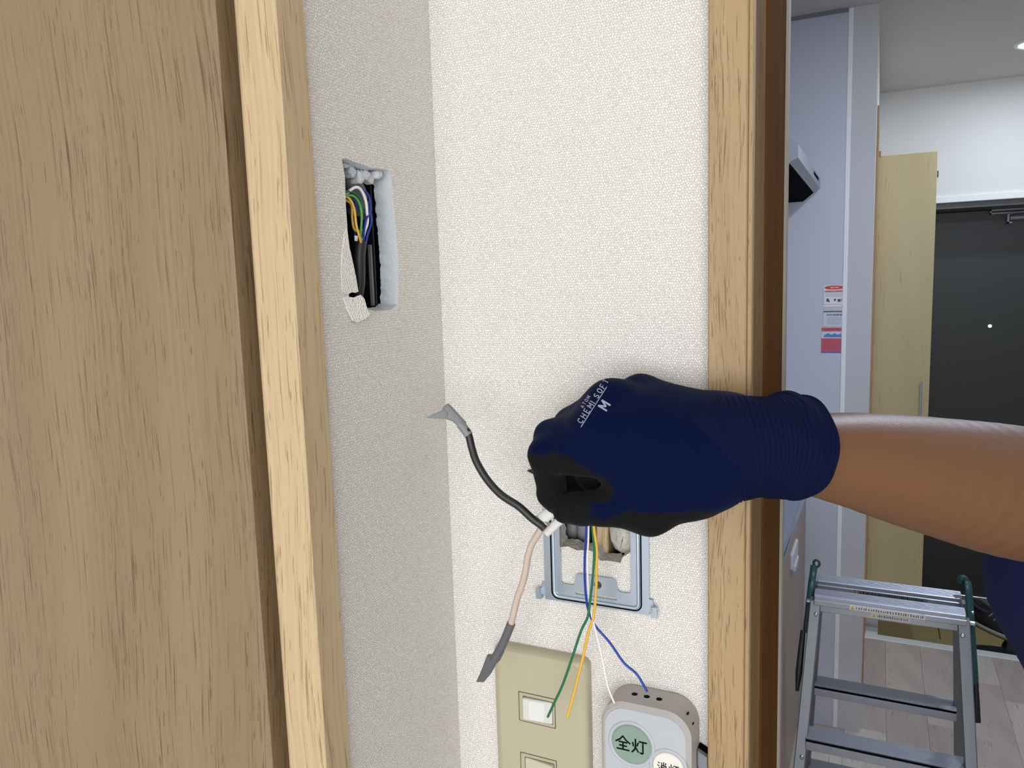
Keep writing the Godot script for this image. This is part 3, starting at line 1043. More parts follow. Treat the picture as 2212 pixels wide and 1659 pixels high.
func build_switches() -> void:
	var sw := thing("switch_plate", "cream light switch plate with two rocker switches beside the remote", "light switch", V(0.067, 1.21, 0))
	var st := new_st()
	var levels := []
	for q in [[0.0333, 1.2095, 0.1010, 1.3300, 0.0055, 0.0], [0.0333, 1.2095, 0.1010, 1.3300, 0.0055, 0.0048], [0.0340, 1.2101, 0.1000, 1.3294, 0.0052, 0.0064], [0.0352, 1.2107, 0.0985, 1.3288, 0.0048, 0.0074], [0.0376, 1.2116, 0.0952, 1.3279, 0.0040, 0.0086], [0.0382, 1.2119, 0.0946, 1.3276, 0.0038, 0.0088]]:
		var ring := PackedVector3Array()
		for p in rounded(q[0], q[1], q[2], q[3], q[4]):
			ring.append(V(p.x, p.y, q[5]))
		levels.append(ring)
	loft(st, levels)
	obj("plate", st, M.cream_switch, sw)
	for k in 2:
		var y0 := 1.2798 - 0.0435 * k
		st = new_st()
		prism(st, rounded(0.0522, y0, 0.0788, y0 + 0.0210, 0.0006, 2), 0.004, 0.00884)
		obj("gap", st, M.switch_shade, sw)
		st = new_st()
		prism(st, rounded(0.0527, y0 + 0.0005, 0.0783, y0 + 0.0205, 0.0006, 2), 0.004, 0.0092, Transform3D(), 0.0003)
		obj("bezel", st, M.cream_switch, sw)
		st = new_st()
		prism(st, rounded(0.0556, y0 + 0.0027, 0.0772, y0 + 0.0186, 0.0006, 2), 0.004, 0.00925)
		obj("gap", st, M.switch_shade, sw)
		# rocker, tipped
		st = new_st()
		var w := 0.0208
		var hh := 0.0152
		var t := Transform3D(Basis(Vector3.UP, 0.10 if k == 0 else -0.12), V(0.0664, y0 + 0.01065, 0.0088))
		prism(st, rounded(-w / 2, -hh / 2, w / 2, hh / 2, 0.001, 3), -0.003, 0.0022, t, 0.0006)
		var rk := obj("rocker", st, [M.rocker_white, M.rocker_cream][k], sw)
		if k == 0:
			st = new_st()
			prism(st, rounded(-0.0062, -hh / 2 + 0.0008, 0.0052, hh / 2 - 0.0008, 0.002, 4), 0.002, 0.00245, t, 0.0002)
			obj("name_pane", st, M.pane_white, rk)

	# ceiling-lamp remote standing in its holder
	var rm := thing("remote_control", "white ceiling lamp remote with round green button in wall holder", "remote control", V(0.143, 1.19, 0.0))
	st = new_st()
	var body := rounded(0.1152, 1.192, 0.1708, 1.3172, 0.0155, 10)
	prism(st, body, 0.001, 0.0245, Transform3D(), 0.0022)
	obj("body", st, M.remote_side, rm)
	st = new_st()
	prism(st, rounded(0.1180, 1.195, 0.1684, 1.3146, 0.0135, 10), 0.024, 0.0253, Transform3D(), 0.0005)
	obj("front", st, M.remote_white, rm)
	# three sensor holes along the top edge
	for k in 3:
		st = new_st()
		tube(st, PackedVector3Array([V(0.1335 + 0.0077 * k, 1.3163, 0.0122), V(0.1335 + 0.0077 * k, 1.3175, 0.0122)]), 0.00235, 16)
		var ho := obj("sensor_rim", st, M.remote_white, rm)
		st = new_st()
		tube(st, PackedVector3Array([V(0.1335 + 0.0077 * k, 1.3168, 0.0122), V(0.1335 + 0.0077 * k, 1.31758, 0.0122)]), 0.0019, 14)
		obj("sensor_eye", st, M.ink, ho)
	st = new_st()
	box(st, V(0.1668, 1.3133, 0.0140), V(0.0009, 0.0012, 0.0022), 0.0001, Basis(Vector3.BACK, -0.8))
	box(st, V(0.1699, 1.3075, 0.0140), V(0.0008, 0.0010, 0.0020), 0.0001, Basis(Vector3.BACK, -0.4))
	obj("slit", st, M.ink, rm)
	var c1 := Vector2(0.1352, 1.2926)
	var c2 := Vector2(0.1577, 1.2832)
	for b in 2:
		var c: Vector2 = [c1, c2][b]
		var r: float = [0.0124, 0.0096][b]
		st = new_st()
		var ring := PackedVector3Array()
		for k in 48:
			ring.append(V(c.x + cos(TAU * k / 48) * (r + 0.0011), c.y + sin(TAU * k / 48) * (r + 0.0011), 0.0251))
		tube(st, ring, 0.00125, 8, 0.8, true, Vector3.BACK)
		obj("button_rim", st, M.remote_white, rm)
		st = new_st()
		prism(st, circle(c, r - 0.0003, r - 0.0003, 48), 0.0245, 0.0261, Transform3D(), 0.0005)
		var bt := obj("button", st, [M.button_green, M.button_cream][b], rm)
		bt.set_meta("label", ["round sage green button", "round cream button"][b])
		st = new_st()
		var full := [[[0.5, 1.0], [0.28, 0.74], [0.0, 0.55]], [[0.5, 1.0], [0.72, 0.74], [1.0, 0.55]], [[0.22, 0.56], [0.78, 0.56]], [[0.26, 0.3], [0.74, 0.3]], [[0.08, 0.03], [0.92, 0.03]], [[0.5, 0.56], [0.5, 0.03]]]
		var lamp := [[[0.06, 0.7], [0.1, 0.46]], [[0.44, 0.74], [0.36, 0.52]], [[0.25, 0.97], [0.25, 0.5], [0.19, 0.22], [0.0, 0.0]], [[0.25, 0.4], [0.44, 0.08]], [[0.52, 0.86], [1.02, 0.86]], [[0.77, 0.86], [0.77, 0.08], [0.7, 0.02], [0.58, 0.06]]]
		var off := [[[0.06, 0.94], [0.18, 0.84]], [[0.0, 0.62], [0.13, 0.53]], [[0.02, 0.02], [0.1, 0.15], [0.2, 0.38]], [[0.62, 1.0], [0.62, 0.64]], [[0.38, 0.92], [0.46, 0.74]], [[0.86, 0.94], [0.78, 0.74]], [[0.38, 0.62], [0.38, 0.0]], [[0.38, 0.62], [0.88, 0.62], [0.88, 0.06], [0.8, 0.02]], [[0.38, 0.43], [0.88, 0.43]], [[0.38, 0.23], [0.88, 0.23]]]
		var sz: float = [0.0088, 0.0058][b]
		var lw: float = [0.00095, 0.00055][b]
		strokes(st, [full, off][b], V(c.x - sz * 1.08, c.y - sz * 0.5, 0.0261), V(sz, 0, 0), V(0, sz, 0), lw, 0.00012)
		strokes(st, lamp, V(c.x + sz * 0.06, c.y - sz * 0.5, 0.0261), V(sz, 0, 0), V(0, sz, 0), lw, 0.00012)
		obj("lettering", st, M.ink, bt)
	# the holder whose clip shows at the right of the remote
	var ho := thing("remote_holder", "grey and black wall clip between the remote and the door casing", "holder", V(0.17, 1.19, 0))
	st = new_st()
	prism(st, PackedVector2Array([Vector2(0.1712, 1.20), Vector2(0.1772, 1.20), Vector2(0.1772, 1.2850), Vector2(0.1712, 1.2880)]), 0.0002, 0.006, Transform3D(), 0.0005)
	obj("back_plate", st, M.hood_black, ho)
	st = new_st()
	prism(st, PackedVector2Array([Vector2(0.1733, 1.20), Vector2(0.1750, 1.20), Vector2(0.1752, 1.2700), Vector2(0.1772, 1.2765), Vector2(0.1772, 1.2845), Vector2(0.1713, 1.2875), Vector2(0.1713, 1.2785), Vector2(0.1733, 1.2720)]), 0.004, 0.0095, Transform3D(), 0.0005)
	obj("clip", st, M.grey_plastic, ho)


func build_bracket() -> void:
	var br := thing("mounting_bracket", "galvanised steel mounting bracket on the wall below the gloved hand", "bracket", V(0.1055, 1.365, 0))
	var csg := CSGCombiner3D.new()
	csg.name = "plate"
	br.add_child(csg, true)
	csg.position = -br.position
	var add := func(poly: PackedVector2Array, z0: float, z1: float, op: int) -> void:
		var p := CSGPolygon3D.new()
		p.name = "shape"
		p.polygon = poly
		p.depth = z1 - z0
		p.position.z = z1
		p.operation = op
		p.material = M.zinc
		p.smooth_faces = false
		csg.add_child(p, true)
	add.call(PackedVector2Array([Vector2(0.0722, 1.3653), Vector2(0.1404, 1.3653), Vector2(0.1404, 1.4745), Vector2(0.0707, 1.4745), Vector2(0.0707, 1.3653)]), 0.0010, 0.0022, CSGShape3D.OPERATION_UNION)
	var o := PackedVector2Array()
	for p in [[0.0820, 1.4680], [0.0820, 1.3792], [0.0826, 1.3780], [0.0838, 1.3774], [0.0903, 1.3774], [0.0915, 1.3782], [0.0918, 1.3800], [0.0920, 1.3832], [0.0929, 1.3848], [0.0946, 1.3855], [0.1168, 1.3855], [0.1185, 1.3846], [0.1195, 1.3828], [0.1198, 1.3800], [0.1202, 1.3783], [0.1215, 1.3774], [0.1275, 1.3774], [0.1288, 1.3784], [0.1290, 1.3800], [0.1290, 1.4680]]:
		o.append(Vector2(p[0], p[1]))
	add.call(o, 0.0, 0.01, CSGShape3D.OPERATION_SUBTRACTION)
	add.call(circle(Vector2(0.1072, 1.3802), 0.0026, 0.0026, 24), 0.0, 0.01, CSGShape3D.OPERATION_SUBTRACTION)
	add.call(rounded(0.0919, 1.3716, 0.1198, 1.3736, 0.0009, 4), 0.0, 0.01, CSGShape3D.OPERATION_SUBTRACTION)
	# raised channel running round the frame
	var st := new_st()
	var path := []
	for p in rounded(0.0775, 1.3688, 0.1337, 1.4710, 0.0032, 6):
		path.append(V(p.x, p.y, 0.0021))
	tube(st, PackedVector3Array(path), 0.00125, 10, 1.15, true, Vector3.BACK)
	obj("channel", st, M.zinc, br)
	st = new_st()
	path = []
	for p in rounded(0.0757, 1.3670, 0.1355, 1.4728, 0.0045, 6):
		path.append(V(p.x, p.y, 0.0021))
	tube(st, PackedVector3Array(path), 0.0006, 6, 0.5, true, Vector3.BACK)
	obj("groove_shade", st, M.hood_black, br)  # black bead drawn as the line of shade beside the channel
	# hooks bent out at the sides
	for h in [[0.0653, 1.3660, 1], [0.1462, 1.3652, -1], [0.0653, 1.4640, 1], [0.1462, 1.4640, -1]]:
		st = new_st()
		var x: float = h[0]
		var y: float = h[1]
		var s: float = h[2]
		var w := 0.0072
		span(st, V(minf(x, x + s * 0.0036), y, 0.0042), V(maxf(x, x + s * 0.0036), y + w, 0.0052), 0.0002)
		span(st, V(minf(x + s * 0.0030, x + s * 0.0040), y, 0.0016), V(maxf(x + s * 0.0030, x + s * 0.0040), y + w, 0.0052), 0.0002)
		span(st, V(minf(x + s * 0.0032, x + s * 0.0062), y + 0.0022, 0.0011), V(maxf(x + s * 0.0032, x + s * 0.0062), y + w + 0.0034, 0.0021), 0.0002)
		obj("hook", st, M.zinc, br)
	st = new_st()
	tube(st, PackedVector3Array([V(0.1072, 1.3802, -0.004), V(0.1072, 1.3802, 0.0004)]), 0.0024, 18)
	obj("screw", st, M.brass_screw, br)


# ---------------------------------------------------------------- hall things

func build_ladder() -> void:
	var l := thing("stepladder", "aluminium stepladder with dark green hinges standing in the hall", "ladder", V(0.3, 0, -1.53))
	# centre lines of the two frames: x half-widths grow downwards
	var fx := func(side: int, y: float) -> float:
		return 0.1395 - 0.0585 * (0.78 - y) if side < 0 else 0.4535 + 0.0585 * (0.78 - y)
	var fz := func(y: float) -> float: return -1.497 + (0.78 - y) * 0.335
	var rz := func(y: float) -> float: return -1.606 - (0.78 - y) * 0.24
	for side in [-1, 1]:
		for frame in 2:
			var st := new_st()
			var rings := []
			for y in [0.785, 0.012]:
				var z: float = fz.call(y) if frame == 0 else rz.call(y)
				var x: float = fx.call(side, y)
				var ring := PackedVector3Array()
				for q in [[-0.0125, 0.012], [-0.0105, 0.0135], [0.0105, 0.0135], [0.0125, 0.012], [0.0125, -0.0135], [-0.0125, -0.0135]]:
					ring.append(V(x + q[0] * -side, y, z + q[1] * (1 if frame == 0 else -1)))
				rings.append(ring)
			st.set_smooth_group(-1)
			for k in 6:
				var m := (k + 1) % 6
				quad_out(st, rings[0][k], rings[0][m], rings[1][m], rings[1][k], V(fx.call(side, 0.4), 0.4, (fz.call(0.4) if frame == 0 else rz.call(0.4))))
			for e in 2:
				quad(st, rings[e][0], rings[e][3], rings[e][4], rings[e][5])
				quad(st, rings[e][0], rings[e][1], rings[e][2], rings[e][3])
			var s := obj("stile", st, M.aluminium_shaded, l)
			for y in [0.755, 0.44, 0.165]:
				st = new_st()
				var z: float = fz.call(y) if frame == 0 else rz.call(y)
				var d := 1.0 if frame == 0 else -1.0
				var p0 := V(fx.call(side, y) - 0.004 * side, y, z + d * 0.012)
				tube(st, PackedVector3Array([p0, p0 + V(0, 0.0008, d * 0.0028), p0 + V(0, 0.0010, d * 0.0042)]), [0.0055, 0.0052, 0.0030], 14)
				obj("rivet", st, M.steel, s)
			st = new_st()
			var zf: float = fz.call(0.02) if frame == 0 else rz.call(0.02)
			span(st, V(fx.call(side, 0.02) - 0.015, 0.0, zf - 0.017), V(fx.call(side, 0.02) + 0.015, 0.03, zf + 0.017), 0.003)
			obj("foot", st, M.black_plastic, l)
	# steps, ribbed on top
	for y in [0.49, 0.20]:
		for frame in 2:
			var z: float = fz.call(y) if frame == 0 else rz.call(y)
			var x0: float = fx.call(-1, y) + 0.008
			var x1: float = fx.call(1, y) - 0.008
			var st := new_st()
			var d := 1.0 if frame == 0 else -1.0
			var zl := z - 0.036 if frame == 0 else z - 0.024
			span(st, V(x0, y - 0.012, zl), V(x1, y - 0.004, zl + 0.060), 0.001)
			span(st, V(x0, y - 0.032, zl + 0.055), V(x1, y - 0.004, zl + 0.060), 0.001)
			span(st, V(x0, y - 0.026, zl), V(x1, y - 0.004, zl + 0.004), 0.001)
			for k in 11:
				span(st, V(x0, y - 0.0045, zl + 0.002 + k * 0.0053), V(x1, y - 0.0030, zl + 0.0048 + k * 0.0053), 0.0004)
			obj("step", st, M.aluminium, l)
	# top: two ribbed bars and the rail under the front one
	for frame in 2:
		var zc: float = -1.503 if frame == 0 else -1.606
		var st := new_st()
		span(st, V(0.136, 0.782, zc - 0.024), V(0.4575, 0.800, zc + 0.020), 0.002)
		span(st, V(0.136, 0.776, zc + 0.017), V(0.4595, 0.790, zc + 0.0235), 0.0015)
		for k in 6:
			span(st, V(0.136, 0.799, zc - 0.023 + k * 0.0072), V(0.4575, 0.802, zc - 0.0188 + k * 0.0072), 0.0007)
		obj("top_bar", st, M.aluminium, l)
		st = new_st()
		span(st, V(0.146, 0.757, zc + 0.005), V(0.447, 0.780, zc + 0.011), 0.001)
		obj("top_rail", st, M.aluminium, l)
	# small printed strips
	for q in [[0.216, 0.376, 0.7775, 0.7900, -1.4793], [0.2625, 0.3460, 0.7610, 0.7720, -1.4917], [0.222, 0.385, 0.779, 0.7890, -1.5824]]:
		var st := new_st()
		span(st, V(q[0], q[2], q[4]), V(q[1], q[3], q[4] + 0.0006), 0.0001)
		var strip := obj("printed_strip", st, M.white_paper if q[4] > -1.55 else M.light_tape, l)
		st = new_st()
		var rng := RandomNumberGenerator.new()
		rng.seed = int(q[0] * 1000)
		var x: float = q[0] + 0.014
		while x < q[1] - 0.006:
			var w := rng.randf_range(0.002, 0.004)
			var cy: float = (q[2] + q[3]) / 2
			for e in rng.randi_range(2, 3):
				span(st, V(x, cy - 0.0028 + e * 0.0021, q[4] + 0.0005), V(x + w, cy - 0.0019 + e * 0.0021, q[4] + 0.0008), 0)
			span(st, V(x + w * 0.4, cy - 0.003, q[4] + 0.0005), V(x + w * 0.65, cy + 0.0028, q[4] + 0.0008), 0)
			x += w + rng.randf_range(0.0008, 0.003)
		obj("lettering", st, M.ink, strip)
		st = new_st()
		prism(st, PackedVector2Array([Vector2(q[0] + 0.002, q[2] + 0.001), Vector2(q[0] + 0.011, q[2] + 0.001), Vector2(q[0] + 0.0065, q[3] - 0.001)]), q[4] + 0.0004, q[4] + 0.0009)
		obj("warning_triangle", st, M.wire_yellow, strip)
	# hinges with their stay arms
	for side in [-1, 1]:
		var st := new_st()
		var x := 0.1285 if side < 0 else 0.4665
		var rot := func(p: Array) -> Vector3: return V(x + side * 0.0035 + (0.0585 * (0.78 - p[1]) * side), p[1], p[0])
		var line := []
		if side < 0:
			line = [[-1.575, 0.842], [-1.56, 0.822], [-1.53, 0.805], [-1.51, 0.77], [-1.497, 0.735], [-1.485, 0.70]]
		else:
			line = [[-1.585, 0.845], [-1.56, 0.84], [-1.54, 0.81], [-1.52, 0.78], [-1.50, 0.74], [-1.475, 0.69], [-1.46, 0.65]]
		var pts := []
		for p in line:
			pts.append(rot.call(p))
		tube(st, smooth_line(pts, 4), 0.0085, 10, 0.45)
		var hinge := obj("hinge", st, M.dark_green, l)
		st = new_st()
		var loop := PackedVector3Array()
		var lc: Vector3 = pts[0] + V(0.006 * -side, 0.006, 0)
		for k in 16:
			loop.append(lc + V(cos(TAU * k / 16) * 0.007, sin(TAU * k / 16) * 0.009, 0))
		if side < 0:
			tube(st, loop, 0.0032, 8, 1.0, true, Vector3.BACK)
		else:
			tube(st, smooth_line([pts[0] + V(0, -0.012, 0.004), pts[0] + V(-0.004, 0.004, 0), pts[0] + V(-0.012, 0.006, 0), pts[0] + V(-0.015, -0.006, 0)], 5), 0.0075, 10)
		obj("finger_loop", st, M.dark_green, hinge)
		st = new_st()
		for p in [[-1.53, 0.79], [-1.503, 0.775]]:
			var c: Vector3 = rot.call(p)
			tube(st, PackedVector3Array([c + V(-0.006 * side, 0, 0), c + V(0.006 * side, 0, 0)]), 0.0062, 12)
		obj("pin", st, M.steel, hinge)
		st = new_st()
		var low := [[-1.485, 0.705], [-1.465, 0.66], [-1.45, 0.61], [-1.445, 0.565]] if side < 0 else [[-1.46, 0.655], [-1.45, 0.61], [-1.445, 0.57]]
		pts = []
		for p in low:
			pts.append(rot.call(p) + V(side * 0.008 * (1.0 if side < 0 else 0.3), 0, 0))
		var rr := [0.006, 0.0072, 0.0078, 0.004] if side < 0 else [0.005, 0.006, 0.0065]
		tube(st, PackedVector3Array(pts), rr, 10, 0.6)
		obj("stay_grip", st, M.black_plastic, l)


# one sneaker lofted from heel to toe
func make_shoe(called: String, label: String, at: Vector3, turn: float) -> Node3D:
	var o := thing(called, label, "shoe", at, "shoes in the entrance")
	var t := Transform3D(Basis(Vector3.UP, turn), at)
	var width := func(s: float) -> float: return 0.034 + 0.014 * sin(PI * clampf(s * 1.05 - 0.05, 0, 1)) - (0.020 * pow(maxf(0.0, (s - 0.86) / 0.14), 2.0)) - 0.012 * pow(maxf(0.0, (0.1 - s) / 0.1), 2.0)
	var st := new_st()
	var rings := []
	for i in 17:
		var s := i / 16.0
		var ring := PackedVector3Array()
		for k in 16:
			var a := TAU * k / 16
			var w: float = width.call(s)
			ring.append(t * V(0.28 * (s - 0.5), 0.014 + 0.013 * clampf(sin(a) * 1.8, -1, 1), cos(a) * w * (1.05 if absf(sin(a)) < 0.7 else 0.98)))
		rings.append(ring)
	loft(st, rings)
	obj("sole", st, M.shoe_white, o)
	st = new_st()
	rings = []
	for i in 17:
		var s := i / 16.0
		var top := 0.095 - 0.062 * smoothstep(0.25, 0.95, s)
		var ring := PackedVector3Array()
		for k in 16:
			var a := TAU * k / 16
			var w: float = width.call(s) * 0.97
			var up := sin(a)
			ring.append(t * V(0.276 * (s - 0.5), 0.022 + maxf(0.0, up) * (top - 0.022) - maxf(0.0, -up) * 0.004, cos(a) * w * (1.0 - 0.25 * maxf(0.0, up) * (1.0 - s))))
		rings.append(ring)
	loft(st, rings)
	obj("upper", st, M.shoe_black, o)
	st = new_st()
	var ring2 := PackedVector3Array()
	for k in 20:
		ring2.append(t * V(-0.075 + cos(TAU * k / 20) * 0.05, 0.088 - cos(TAU * k / 20) * 0.012, sin(TAU * k / 20) * 0.026))
	tube(st, ring2, 0.008, 8, 1.0, true, Vector3.UP)
	obj("collar", st, M.shoe_grey, o)
	st = new_st()
	for k in 4:
		var s := 0.47 + 0.085 * k
		var yy := 0.097 - 0.062 * smoothstep(0.25, 0.95, s)
		tube(st, smooth_line([t * V(0.276 * (s - 0.5), yy - 0.016, -0.026), t * V(0.276 * (s - 0.49), yy + 0.001, 0), t * V(0.276 * (s - 0.5), yy - 0.016, 0.026)], 4), 0.0036, 8)
	obj("laces", st, M.grey_plastic, o)
	return o


func build_entry_things() -> void:
	make_shoe("sneaker", "black sneaker with grey laces and off-white sole beside the ladder", V(0.775, -0.065, -3.52), -0.85)
	make_shoe("sneaker", "black sneaker with off-white sole half hidden behind the first", V(0.945, -0.065, -3.52), -0.85)
	var s := thing("sandal", "dark flat sandal lying against the white step edge", "shoe", V(0.76, -0.065, -3.27), "shoes in the entrance")
	var st := new_st()
	var poly := PackedVector2Array()
	for k in 28:
		var a := TAU * k / 28
		poly.append(Vector2(0.76 + 0.115 * cos(a), 3.265 + (0.040 + 0.007 * cos(a)) * sin(a)))
	prism(st, poly, -0.065, -0.045, Transform3D(Basis(V(1, 0, 0), V(0, 0, -1), V(0, 1, 0)), Vector3.ZERO), 0.004)
	obj("sole", st, M.shoe_black, s)
	st = new_st()
	var arch := []
	for k in 9:
		var a := PI * k / 8
		arch.append(V(0.80 + 0.012 * sin(a), -0.052 + 0.045 * sin(a), -3.265 + 0.044 * cos(a)))
	tube(st, smooth_line(arch, 3), 0.026, 10, 0.18, false, V(0, 0, 1))
	obj("strap", st, M.shoe_black, s)


# ---------------------------------------------------------------- smooth bodies from tapered capsules

class Blob:
	var a := PackedVector3Array()
	var ba := PackedVector3Array()
	var inv := PackedFloat32Array()
	var ra := PackedFloat32Array()
	var rd := PackedFloat32Array()
	var kk := PackedFloat32Array()
	var lo := Vector3.ONE * 1e9
	var hi := -Vector3.ONE * 1e9
	var wrinkle := 0.0

	func bone(p: Vector3, q: Vector3, r0: float, r1: float, k := 0.006) -> void:
		a.append(p)
		ba.append(q - p)
		inv.append(1.0 / maxf((q - p).length_squared(), 1e-9))
		ra.append(r0)
		rd.append(r1 - r0)
		kk.append(k)
		lo = lo.min(p - Vector3.ONE * r0).min(q - Vector3.ONE * r1)
		hi = hi.max(p + Vector3.ONE * r0).max(q + Vector3.ONE * r1)

	func chain(pts: Array, rs: Array, k := 0.006) -> void:
		for i in pts.size() - 1:
			bone(pts[i], pts[i + 1], rs[i], rs[i + 1], k)

	# a limb of many short pieces, so that no joint swells
	func even(pts: Array, rs: Array) -> void:
		var n := pts.size()
		var last: Vector3 = pts[0]
		var lr: float = rs[0]
		for i in n - 1:
			for k in range(1, 7):
				var f := k / 6.0
				var p: Vector3 = (pts[i] as Vector3).cubic_interpolate(pts[i + 1], pts[maxi(i - 1, 0)], pts[mini(i + 2, n - 1)], f)
				var r := cubic_interpolate(rs[i], rs[i + 1], rs[maxi(i - 1, 0)], rs[mini(i + 2, n - 1)], f)
				bone(last, p, lr, r, 0.0012)
				last = p
				lr = r

	func dist(p: Vector3) -> float:
		var res := 1e3
		for i in a.size():
			var pa := p - a[i]
			var h := clampf(pa.dot(ba[i]) * inv[i], 0.0, 1.0)
			var d := (pa - ba[i] * h).length() - ra[i] - rd[i] * h
			var k := kk[i]
			var m := maxf(k - absf(res - d), 0.0) / k
			res = minf(res, d) - m * m * k * 0.25
		if wrinkle > 0.0:
			res += wrinkle * (sin(p.x * 210.0 + sin(p.y * 160.0) * 1.6) * sin(p.y * 190.0 + p.z * 140.0) + 0.5 * sin(p.x * 95.0 - p.y * 260.0 + p.z * 60.0))
		return res

	func gradient(p: Vector3) -> Vector3:
		var e := 0.0006
		return Vector3(dist(p + Vector3(e, 0, 0)) - dist(p - Vector3(e, 0, 0)), dist(p + Vector3(0, e, 0)) - dist(p - Vector3(0, e, 0)), dist(p + Vector3(0, 0, e)) - dist(p - Vector3(0, 0, e))).normalized()

	# surface nets over the cells near the surface
	func mesh(cell: float, paint = null) -> ArrayMesh:
		var org := lo - Vector3.ONE * cell * 3.0
		var n := Vector3i(((hi - lo) / cell).ceil()) + Vector3i.ONE * 7
		var b := 4
		var nb := (n + Vector3i.ONE * (b - 1)) / b
		var nx := n.x + 1
		var nxy := nx * (n.y + 1)
		var values := PackedFloat32Array()
		values.resize(nxy * (n.z + 1))
		values.fill(1e6)
		var cells := PackedInt32Array()
		cells.resize(nxy * (n.z + 1))
		cells.fill(-1)
		var verts := PackedVector3Array()
		var where := []
		var reach := cell * b * 0.9 + 0.012
		for bz in nb.z:
			for by in nb.y:
				for bx in nb.x:
					var c := org + (Vector3(bx, by, bz) + Vector3.ONE * 0.5) * cell * b
					if absf(dist(c)) > reach:
						continue
					for z in range(bz * b, mini(bz * b + b, n.z)):
						for y in range(by * b, mini(by * b + b, n.y)):
							for x in range(bx * b, mini(bx * b + b, n.x)):
								var at := x + y * nx + z * nxy
								var v := []
								var below := 0
								for q in 8:
									var k := at + (q & 1) + ((q >> 1) & 1) * nx + (q >> 2) * nxy
									if values[k] > 1e5:
										values[k] = dist(org + Vector3(x + (q & 1), y + ((q >> 1) & 1), z + (q >> 2)) * cell)
									v.append(values[k])
									if values[k] < 0.0:
										below += 1
								if below == 0 or below == 8:
									continue
								var sum := Vector3.ZERO
								var cnt := 0
								for e in EDGES:
									var v0: float = v[e[0]]
									var v1: float = v[e[1]]
									if (v0 < 0.0) != (v1 < 0.0):
										var t := v0 / (v0 - v1)
										var p0 := Vector3(e[0] & 1, (e[0] >> 1) & 1, e[0] >> 2)
										var p1 := Vector3(e[1] & 1, (e[1] >> 1) & 1, e[1] >> 2)
										sum += p0.lerp(p1, t)
										cnt += 1
								cells[at] = verts.size()
								verts.append(org + (Vector3(x, y, z) + sum / cnt) * cell)
								where.append(at)
		var index := PackedInt32Array()
		for at in where:
			for axis in 3:
				var step: int = [1, nx, nxy][axis]
				var v0 := values[at]
				var v1 := values[at + step]
				if (v0 < 0.0) == (v1 < 0.0):
					continue
				var s1: int = [nx, nxy, 1][axis]
				var s2: int = [nxy, 1, nx][axis]
				var c0 := cells[at]
				var c1 := cells[at - s1]
				var c2 := cells[at - s1 - s2]
				var c3 := cells[at - s2]
				if c1 < 0 or c2 < 0 or c3 < 0:
					continue
				if v0 < 0.0:
					index.append_array([c0, c2, c1, c0, c3, c2])
				else:
					index.append_array([c0, c1, c2, c0, c2, c3])
		var normals := PackedVector3Array()
		var colors := PackedColorArray()
		for p in verts:
			var g := gradient(p)
			normals.append(g)
			if paint != null:
				colors.append(paint.call(p, g))
		var arrays := []
		arrays.resize(Mesh.ARRAY_MAX)
		arrays[Mesh.ARRAY_VERTEX] = verts
		arrays[Mesh.ARRAY_NORMAL] = normals
		if paint != null:
			arrays[Mesh.ARRAY_COLOR] = colors
		arrays[Mesh.ARRAY_INDEX] = index
		var m := ArrayMesh.new()
		m.add_surface_from_arrays(Mesh.PRIMITIVE_TRIANGLES, arrays)
		return m

	const EDGES := [[0, 1], [2, 3], [4, 5], [6, 7], [0, 2], [1, 3], [4, 6], [5, 7], [0, 4], [1, 5], [2, 6], [3, 7]]


